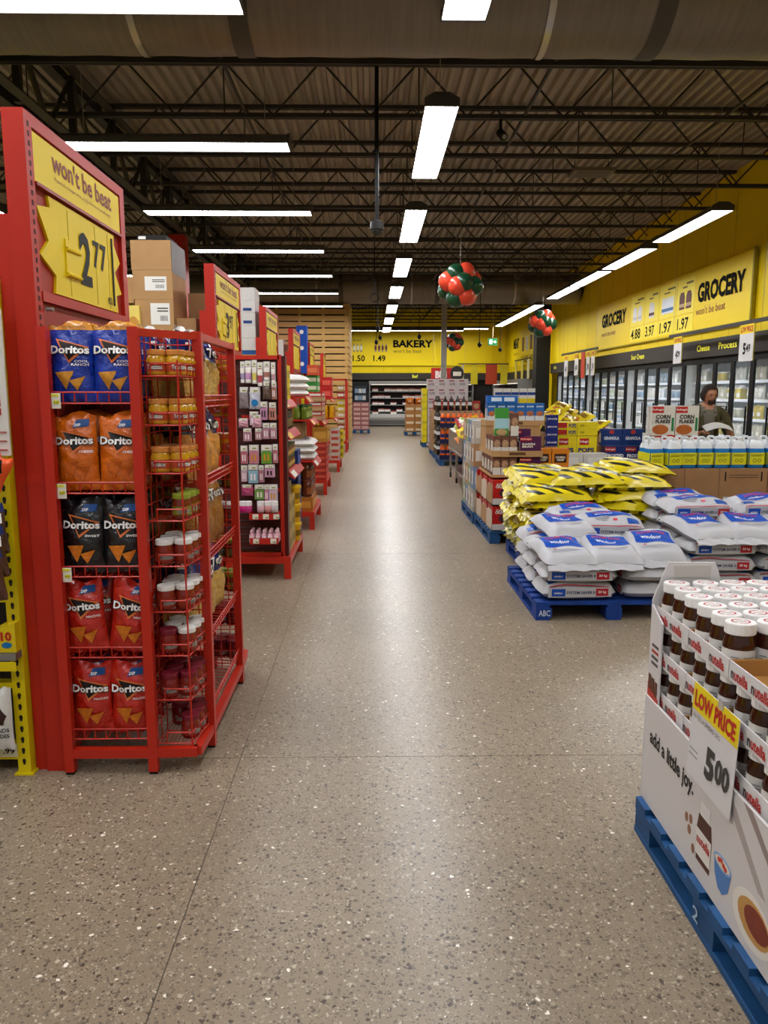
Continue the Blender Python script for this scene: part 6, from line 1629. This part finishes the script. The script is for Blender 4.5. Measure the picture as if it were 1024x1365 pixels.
for k in range(2):
    t = thing('riser_block', 'cardboard riser under the %s corn flakes row' % ['front', 'back'][k], 'cardboard box', (3.56, 9.0 + .095 * k, 1.012)); MB().box(-.27, .27, 0, .085, 0, .136).build('block', KRAFT2, t)
# ---------------- steel cart of chip bags ----------------
ct = thing('steel_cart', 'stainless steel cart on casters heaped with chip bags beside the aisle', 'cart', (1.52, 12.85, 0))
W_, L_ = .75, 2.25
MB().box(0, W_, 0, L_, .60, .63).build('bottom_shelf', INOX, ct)
for a in (0, W_ - .012): MB().prism([(0, .62), (L_, .62), (L_, .95), (0, .88)], a, a + .012, ax='x').build('side_panel', INOX, ct)
for a in (0, L_ - .012): MB().box(.012, W_ - .012, a, a + .012, .62, .86).build('end_panel', INOX, ct)
for xx in (.02, W_ - .06):
    for yy in (.02, L_ / 2, L_ - .06):
        MB().box(xx, xx + .04, yy, yy + .04, .11, .6).build('leg', INOX, ct)
        c = MB().cyl((xx + .005, yy + .02, .05), (xx + .035, yy + .02, .05), .05, 12).build('caster', BLK, ct); MB().box(xx + .01, xx + .03, yy + .005, yy + .035, .05, .11).build('fork', GREY, c)
MB().box(.03, W_ - .03, .03, L_ - .03, .22, .24).build('lower_shelf', INOX, ct)
for xx in (-.01, W_ + .0): MB().box(xx, xx + .012, 0, L_, .56, .60).build('edge_rail', INOX, ct)
cols_ = [(SY, 'yellow'), (SPk, 'red'), (SWt, 'white'), (snack('#c06a1c', '#e0c8a0', 95), 'orange'), (snack('#9aa82c', '#e6e2d0', 96), 'green')]
for k in range(32):
    yy = 13.0 + 1.9 * (k // 2) / 16; xx = 1.66 + .3 * (k % 2) + RN.uniform(-.04, .06); P_, cn = cols_[RN.randrange(5)]
    zz_ = .68 + .12 * (k % 3) + .02 * (k // 8)
    P_.at((xx, yy, zz_), 0, '%s chip bag in the steel cart, %s pair from the near end, %s side' % (cn, ORD[k // 2], ['aisle', 'inner'][k % 2]), 'chip bags heaped in the steel cart', rot=(RN.uniform(-1.3, -.5), RN.uniform(-.5, .5), RN.uniform(-1.2, .6)))
# white and blue milk style cartons behind the cart
support(2.3, 3.1, 14.2, 14.8, 1.36, 'tall brown shipping case under the white and yellow cartons')
CMW = cbox_proto(.14, .12, .36, '#d8d6d0', (), None, (-.5, .5, 0, .5, '#d6c21c'), '#d8d6d0'); 
MB().box(-.07, .07, -.002, 0, .24, .29).build('blue_band', M('#1c3f86', .4), CMW.r)
cases(2.34, 14.22, 1.361, 5, 1, CMW, .15, .12, 'white carton with blue band and yellow base, %s from the left, %s row')
# ---------------- soda stack ----------------
pallet((1.55, 17.45, 0), 'blue pallet under the orange soda bottles', 1.2, 1.1, PBL)
def soda(body, lab, cap):
    t = thing('soda_bottle', 'x', 'bottle')
    MB().lathe([(.045, 0), (.054, .01), (.054, .11), (.051, .12), (.051, .2), (.054, .21), (.05, .24), (.02, .30), (.016, .32)], 10, [0, 0, 0, 1, 0, 0, 0, 0]).build('bottle', [M(body, .15, coat=.4), M(lab, .4)], t, smooth=True)
    MB().cyl((0, 0, .315), (0, 0, .34), .018, 8).build('cap', M(cap, .4), t); return Proto(t)
SO = soda('#d2571a', '#1a2258', '#1a2258'); SK = soda('#17110f', '#c9c9c6', '#1a1a1a')
for lv in range(3):
    z = .142 + .36 * lv
    t = thing('layer_board', 'dark layer board under the %s layer of soda bottles' % ORD[lv], 'layer board', (1.55, 17.45, z)); MB().box(0, 1.1, 0, .6, 0, .012).build('board', M('#14183a', .6), t); MB().box(0, 1.1, -.006, 0, 0, .1).build('front_wrap', M('#14183a', .4), t)
    for k in range(8):
        for r_ in range(2): SO.at((1.63 + .125 * k, 17.52 + .13 * r_, z + .014), 0, 'orange soda bottle, %s from the aisle, %s row of the %s layer' % (ORD[k], ORD[r_], ORD[lv]), 'orange soda bottles stacked on the pallet')
pallet((1.58, 18.75, 0), 'blue pallet under the black and white soda bottles', 1.2, 1.1, PBL)
for lv in range(4):
    z = .142 + .355 * lv
    t = thing('layer_board', 'dark layer board under the %s layer of black soda' % ORD[lv], 'layer board', (1.58, 18.75, z)); MB().box(0, 1.0, 0, 1.0, 0, .01).build('board', M('#1d1a18', .6), t)
    for k in range(5): SK.at((1.645, 18.82 + .19 * k, z + .012), 0, 'black soda bottle, %s along the aisle in the %s layer' % (ORD[k], ORD[lv]), 'black soda bottles stacked on the pallet')
    if lv == 3:
        for k in range(5): SK.at((1.8 + .15 * k, 18.82, z + .012), 0, 'black soda bottle, %s across the front of the top layer' % ORD[k], 'black soda bottles stacked on the pallet')
# red pasta boxes stack, white boxes, yellow panel
pallet((1.6, 20.1, 0), 'blue pallet under the red pictured cartons', 1.25, 1.2, PBL)
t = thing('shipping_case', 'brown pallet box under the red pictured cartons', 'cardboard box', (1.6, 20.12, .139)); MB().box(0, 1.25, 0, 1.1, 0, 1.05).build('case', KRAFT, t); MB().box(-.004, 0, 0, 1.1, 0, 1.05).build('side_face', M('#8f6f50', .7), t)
RPC = cbox_proto(.2, .15, .24, '#8f2420', (), (0, .45, .38, .3, '#a8825a'), None)
cases(1.71, 20.14, 1.19, 6, 1, RPC, .205, .15, 'red pictured carton, %s from the aisle, %s row on the brown pallet box')
pallet((1.56, 23.4, 0), 'blue pallet under the tall stack of white boxes', 1.3, 1.2, PBL)
WB2 = cbox_proto(.3, .3, .27, '#bdb2b2', (('FLUTES', -.36, .2, .3, .55, '#6a5a60'),), None, (-.4, .1, .7, .85, '#8a4a50'), '#c4baba', name='white_box', cat='box')
for lv in range(7):
    for k in range(4):
        if lv == 6 and k == 0: continue
        WB2.at((1.86 + .305 * k, 23.42, .142 + .273 * lv), 0, 'white printed box, %s from the aisle in the %s layer of the tall stack' % (ORD[k], ORD[lv]), 'white boxes in the tall far stack')
    WB2.at((1.86, 23.75, .142 + .273 * lv), 0, 'white printed box behind on the aisle side, %s layer of the tall stack' % ORD[lv], 'white boxes in the tall far stack')
YPB = cbox_proto(.14, .6, .4, '#d6c414', (), None, (-.5, .5, .4, .6, '#b8a80e'), name='yellow_box', cat='box')
for lv in range(4): YPB.at((1.62, 23.42, .142 + .41 * lv), 0, 'yellow box, %s up beside the white boxes' % ORD[lv], 'yellow boxes beside the white stack')
# orange crate display and pink pallet near the back
pallet((1.3, 29.9, 0), 'blue pallet under the orange fruit cases', .8, .9, PBL)
OC = cbox_proto(.36, .3, .26, '#a8743c', (), None, (-.4, .4, .15, .5, '#d8c8a8'), name='fruit_case', cat='fruit case')
for lv in range(4):
    for k in range(2): OC.at((1.5 + .37 * k, 29.95, .142 + .265 * lv), 0, 'brown fruit case, %s side, %s layer near the meat cooler' % (['left', 'right'][k], ORD[lv]), 'fruit cases near the meat cooler')
def fruit_top(x, nm):
    t = thing('fruit_bag', nm, 'bag of oranges', (x, 29.95, 1.203), group='bags of oranges on the fruit cases')
    me, tt = bag_mesh('net', .32, .24, .2, [M('#c86a14', .5, var=.3, scale=18, bump=.5)], lambda u, v: 0, 3, lump=.25); o = put('net', me, t, (0, .14, 0)); patch(t, 'label', [(-.06, .08), (.06, .08), (.06, .15), (-.06, .15)], lambda x_, z_: tt(x_, z_) - .14, M('#d8cba0', .5))
fruit_top(1.5, 'orange net bag of fruit on the left fruit case'); fruit_top(1.87, 'orange net bag of fruit on the right fruit case')
t = thing('steel_cart', 'small grey steel cart beside the fruit cases at the back', 'cart', (2.15, 29.6, 0))
for xx in (0, .36):
    for yy in (0, .76): MB().box(xx, xx + .04, yy, yy + .04, .06, 1.05).build('leg', INOX, t); 
for xx in (.02, .38):
    for yy in (.02, .78): MB().cyl((xx - .015, yy, .03), (xx + .015, yy, .03), .03, 10).build('caster', BLK, t)
for z in (.3, .7, 1.03): MB().box(0, .4, 0, .8, z, z + .02).build('shelf', INOX, t)
pallet((-.75, 31.5, 0), 'blue pallet under the pink drink cases by the black fridge', .7, .9, PBL)
PKC = cbox_proto(.32, .3, .18, '#a8605c', (), None, (-.42, .42, .2, .8, '#cfa8a0'), name='drink_case', cat='drink case')
for lv in range(6):
    for k in range(2): PKC.at((-.58 + .33 * k, 31.55, .142 + .185 * lv), 0, 'pink drink case, %s side, %s layer by the black fridge' % (['left', 'right'][k], ORD[lv]), 'pink drink cases by the black fridge')
# ---------------- shopper behind the corn flakes ----------------
def skin_mesh(name, verts, edges, radii, sub=2, root=0):
    me = bpy.data.meshes.new(name); me.from_pydata(verts, edges, []); o = bpy.data.objects.new(name, me); COL.objects.link(o)
    o.modifiers.new('skin', 'SKIN')
    o.modifiers['skin'].use_smooth_shade = True
    for i, r in enumerate(radii):
        sv = me.skin_vertices[0].data[i]; sv.radius = r if isinstance(r, tuple) else (r, r); sv.use_root = (i == root)
    s = o.modifiers.new('sub', 'SUBSURF'); s.levels = sub; s.render_levels = sub
    dg = bpy.context.evaluated_depsgraph_get()
    out = bpy.data.meshes.new_from_object(o.evaluated_get(dg)); bpy.data.objects.remove(o)
    return [tuple(v.co) for v in out.vertices], [tuple(p.vertices) for p in out.polygons]
P = thing('person', 'man in an olive jacket and grey shirt reading a paper behind the corn flakes', 'person', (4.24, 9.75, 0))
# facing -y; x to the person's left is +x
V = [(0, 0, .95), (0, .01, 1.12), (0, .0, 1.3), (0, .01, 1.42), (0, -.005, 1.50), (0, -.02, 1.56),
     (.11, .01, 1.41), (.215, .015, 1.385), (.30, .0, 1.17), (.265, -.14, 1.10), (.21, -.235, 1.15),
     (-.11, .01, 1.41), (-.215, .015, 1.385), (-.30, .0, 1.17), (-.24, -.16, 1.10), (-.16, -.24, 1.16),
     (.1, 0, .88), (.105, -.01, .5), (.11, .01, .09), (.12, -.12, .045), (-.1, 0, .88), (-.105, -.01, .5), (-.11, .01, .09), (-.12, -.12, .045)]
Ed = [(0, 1), (1, 2), (2, 3), (3, 4), (4, 5), (3, 6), (6, 7), (7, 8), (8, 9), (9, 10), (3, 11), (11, 12), (12, 13), (13, 14), (14, 15), (0, 16), (16, 17), (17, 18), (18, 19), (0, 20), (20, 21), (21, 22), (22, 23)]
Rd = [(.17, .125), (.18, .13), (.195, .135), (.13, .1), (.062, .062), (.055, .055), (.1, .09), (.09, .085), (.075, .075), (.06, .06), (.034, .028)] + [(.1, .09), (.09, .085), (.075, .075), (.06, .06), (.034, .028)] + [(.09, .09), (.065, .065), (.042, .042), (.045, .035)] * 2
bv, bf = skin_mesh('body', V, Ed, Rd)
# head: shaped ellipsoid with jaw, nose and brow
hv = []; hf = []; nu, nv = 28, 22; hc = Vector((.01, -.05, 1.625))
for j in range(nv + 1):
    ph = pi * j / nv
    for i in range(nu):
        th = 2 * pi * i / nu
        x = .082 * math.sin(ph) * math.cos(th); y = .098 * math.sin(ph) * math.sin(th); z = -.118 * math.cos(ph)
        k = max(0, -z / .118); x *= 1 - .28 * k; y = y * (1 - .18 * k) - .012 * k
        if y < 0:
            nz = math.exp(-((z + .01) / .025) ** 2 - (x / .013) ** 2) * .024
            ey = -math.exp(-((z - .012) / .014) ** 2 - ((abs(x) - .03) / .016) ** 2) * .012
            mo = math.exp(-((z + .058) / .01) ** 2 - (x / .025) ** 2) * .006
            br = math.exp(-((z - .034) / .012) ** 2 - (x / .05) ** 2) * .006
            y -= nz + ey + mo + br
        hv.append((x, y, z)); 
for j in range(nv):
    for i in range(nu): hf.append((j * nu + i, j * nu + (i + 1) % nu, (j + 1) * nu + (i + 1) % nu, (j + 1) * nu + i))
tilt = Matrix.Rotation(.30, 4, 'X') @ Matrix.Rotation(.12, 4, 'Z')      # looks down at the paper
def hp(v): return tuple(hc + (tilt @ Vector(v)))
SK = M('#b07c60', .55); OL = M('#4a452c', .8, var=.15, scale=14); GS = M('#6a655c', .85); PT = M('#23252e', .85); SHO = M('#1c1917', .6)
mb = MB()
mm = []
for f in bf:
    c = [sum(bv[k][a] for k in f) / len(f) for a in range(3)]
    if c[2] < .08: m = 4
    elif c[2] < .9 and abs(c[0]) < .19 and c[1] > -.13: m = 3
    elif c[2] > 1.45 and abs(c[0]) < .075 and (c[1] < .03 or c[2] > 1.5): m = 0
    elif (c[1] < -.2 and c[2] < 1.24): m = 0
    elif abs(c[0]) < .085 and c[1] < -.02 and c[2] > .9: m = 2
    else: m = 1
    mm.append(m)
mb.add(bv, bf, mm); mb.add([hp(v) for v in hv], hf, 0)
# hands: palm and five fingers gripping the paper
for s in (-1, 1):
    wx = .21 if s > 0 else -.16
    HZ = .13
    pv = [(wx, -.235, 1.02 + HZ), (wx - s * .02, -.29, 1.04 + HZ)]; pe = [(0, 1)]; prr = [(.03, .022), (.04, .016)]
    for q in range(4):
        n0 = len(pv); bx_ = wx - s * .02 + (q - 1.5) * .02
        pv += [(bx_, -.315, 1.045 + HZ), (bx_ - s * .012, -.345, 1.035 - .004 * q + HZ), (bx_ - s * .025, -.35, 1.012 + HZ)]; pe += [(1, n0), (n0, n0 + 1), (n0 + 1, n0 + 2)]; prr += [(.0095, .0095)] * 2 + [(.008, .008)]
    n0 = len(pv); pv += [(wx - s * .05, -.27, 1.05 + HZ), (wx - s * .07, -.31, 1.058 + HZ)]; pe += [(1, n0), (n0, n0 + 1)]; prr += [(.011, .011), (.009, .009)]
    v_, f_ = skin_mesh('hand', pv, pe, prr, 1); mb.add(v_, f_, 0)
body = mb.build('body', [SK, OL, GS, PT, SHO], P, smooth=True)
# hair: parted shell over the skull, longer at the sides
mb = MB(); vs = []; fs = []
for j in range(12):
    for i in range(nu):
        th = 2 * pi * i / nu; front = max(0, -math.sin(th))
        low = (.64 - .36 * min(1, (front - .35) / .3)) * pi if front > .35 else (.68 if front > 0 else .8) * pi
        ph = low * (j / 11)
        rr = 1.12 + .05 * math.sin(5 * th + 2 * j * .4) + (.06 * abs(math.cos(th)) if j > 5 else 0)
        vs.append(hp((.086 * rr * math.sin(ph) * math.cos(th), .102 * rr * math.sin(ph) * math.sin(th) + .006, .118 * 1.1 * math.cos(ph) + .004)))
for j in range(11):
    for i in range(nu): fs.append((j * nu + i, (j + 1) * nu + i, (j + 1) * nu + (i + 1) % nu, j * nu + (i + 1) % nu))
mb.add(vs, fs); mb.build('hair', M('#2a1a12', .7, var=.3, scale=40, stretch=(1, 1, .2)), P, smooth=True)
for s in (-1, 1):
    mb = MB(); e = Vector((s * .03, -.094, .012)); n = 8
    mb.grid(lambda u, v: hp(e + Vector((.011 * math.sin(pi * v) * math.cos(2 * pi * u), .006 * math.sin(pi * v) * math.sin(2 * pi * u) , .007 * math.cos(pi * v)))), 8, 6); mb.build('eye', M('#2a211c', .3), P, smooth=True)
    MB().grid(lambda u, v: hp((s * (.018 + .028 * u), -.104 + .01 * u, .03 + .006 * v)), 4, 1).build('eyebrow', M('#2a1a12', .7), P)
    mb = MB(); mb.grid(lambda u, v: hp((s * (.074 + .012 * math.sin(pi * v)), .0 + .018 * math.cos(2 * pi * u) , -.005 + .03 * (v - .5) + .004 * math.sin(2 * pi * u))), 8, 5); mb.build('ear', SK, P, smooth=True)
# beard around mouth and chin, mouth
mb = MB(); mb.grid(lambda u, v: hp((.04 * (u - .5) * 2, -.096 + .028 * (2 * u - 1) ** 2 + .014 * v * 0 - .008 * (1 - v) * (1 - (2 * u - 1) ** 2), -.048 - .06 * v)), 10, 6); mb.build('beard', M('#33221a', .8), P, smooth=True)
mb = MB(); mb.grid(lambda u, v: hp((.022 * (u - .5) * 2, -.110 + .012 * (2 * u - 1) ** 2, -.056 - .006 * v)), 8, 1); mb.build('mouth', M('#7a4038', .6), P)
# jacket details
for s in (-1, 1):
    MB().grid(lambda u, v: (s * (.05 + .075 * u), -.1 - .02 * (1 - u) + .1 * v, 1.40 + .1 * v * (1 - .4 * u)), 4, 3).build('collar', OL, P, smooth=True)
    MB().box(s * .125 - .045, s * .125 + .045, -.155, -.12, 1.20, 1.29).build('chest_pocket', OL, P); MB().box(s * .125 - .047, s * .125 + .047, -.16, -.13, 1.27, 1.30).build('pocket_flap', OL, P)
    MB().box(s * .17 - .05, s * .17 + .05, -.02, .03, 1.47, 1.482).build('epaulette', OL, P)
    MB().grid(lambda u, v: (s * (.088 + .014 * u), -.142 + .006 * u + .05 * max(0, v - .75), .93 + .45 * v), 1, 6).build('front_edge', OL, P)
paper = thing('paper_sheet', 'curling white paper held by the man in the olive jacket', 'paper', (4.26, 9.40, 1.15))
mb = MB(); mb.grid(lambda u, v: (-.17 + .34 * u, -.0 + .14 * v - .05, .045 * math.sin(pi * u) + .03 + .06 * v), 12, 6); mb.build('sheet', M('#c9c6c0', .7), paper, smooth=True)
mb = MB(); mb.grid(lambda u, v: (-.17 + .34 * u, -.0 + .14 * v - .05, .045 * math.sin(pi * u) + .024 + .055 * v), 12, 6); mb.build('under_sheet', M('#b8b5ae', .7), paper, smooth=True)
crt = thing('shopping_cart', 'dark shopping cart handle in front of the man in the olive jacket', 'shopping cart', (4.25, 9.3, 0))
mb = MB(); mb.cyl((-.27, 0, 1.06), (.27, 0, 1.06), .016, 8); mb.build('handle', BLK, crt)
for s in (-1, 1):
    MB().cyl((s * .26, 0, 1.06), (s * .24, -.12, .5), .012, 6).build('frame_tube', GREY, crt); MB().cyl((s * .24, -.12, .5), (s * .24, -.12, .1), .012, 6).build('frame_tube', GREY, crt); MB().cyl((s * .24 - .012, -.12, .06), (s * .24 + .012, -.12, .06), .06, 10).build('wheel', BLK, crt)
mb = MB()
for k in range(7): mb.cyl((-.24, -.1, .5 + .06 * k), (.24, -.1, .5 + .06 * k), .004, 4)
for k in range(9): mb.cyl((-.24 + .06 * k, -.1, .48), (-.24 + .06 * k, -.1, .88), .004, 4)
mb.build('wire_basket', GREY, crt)
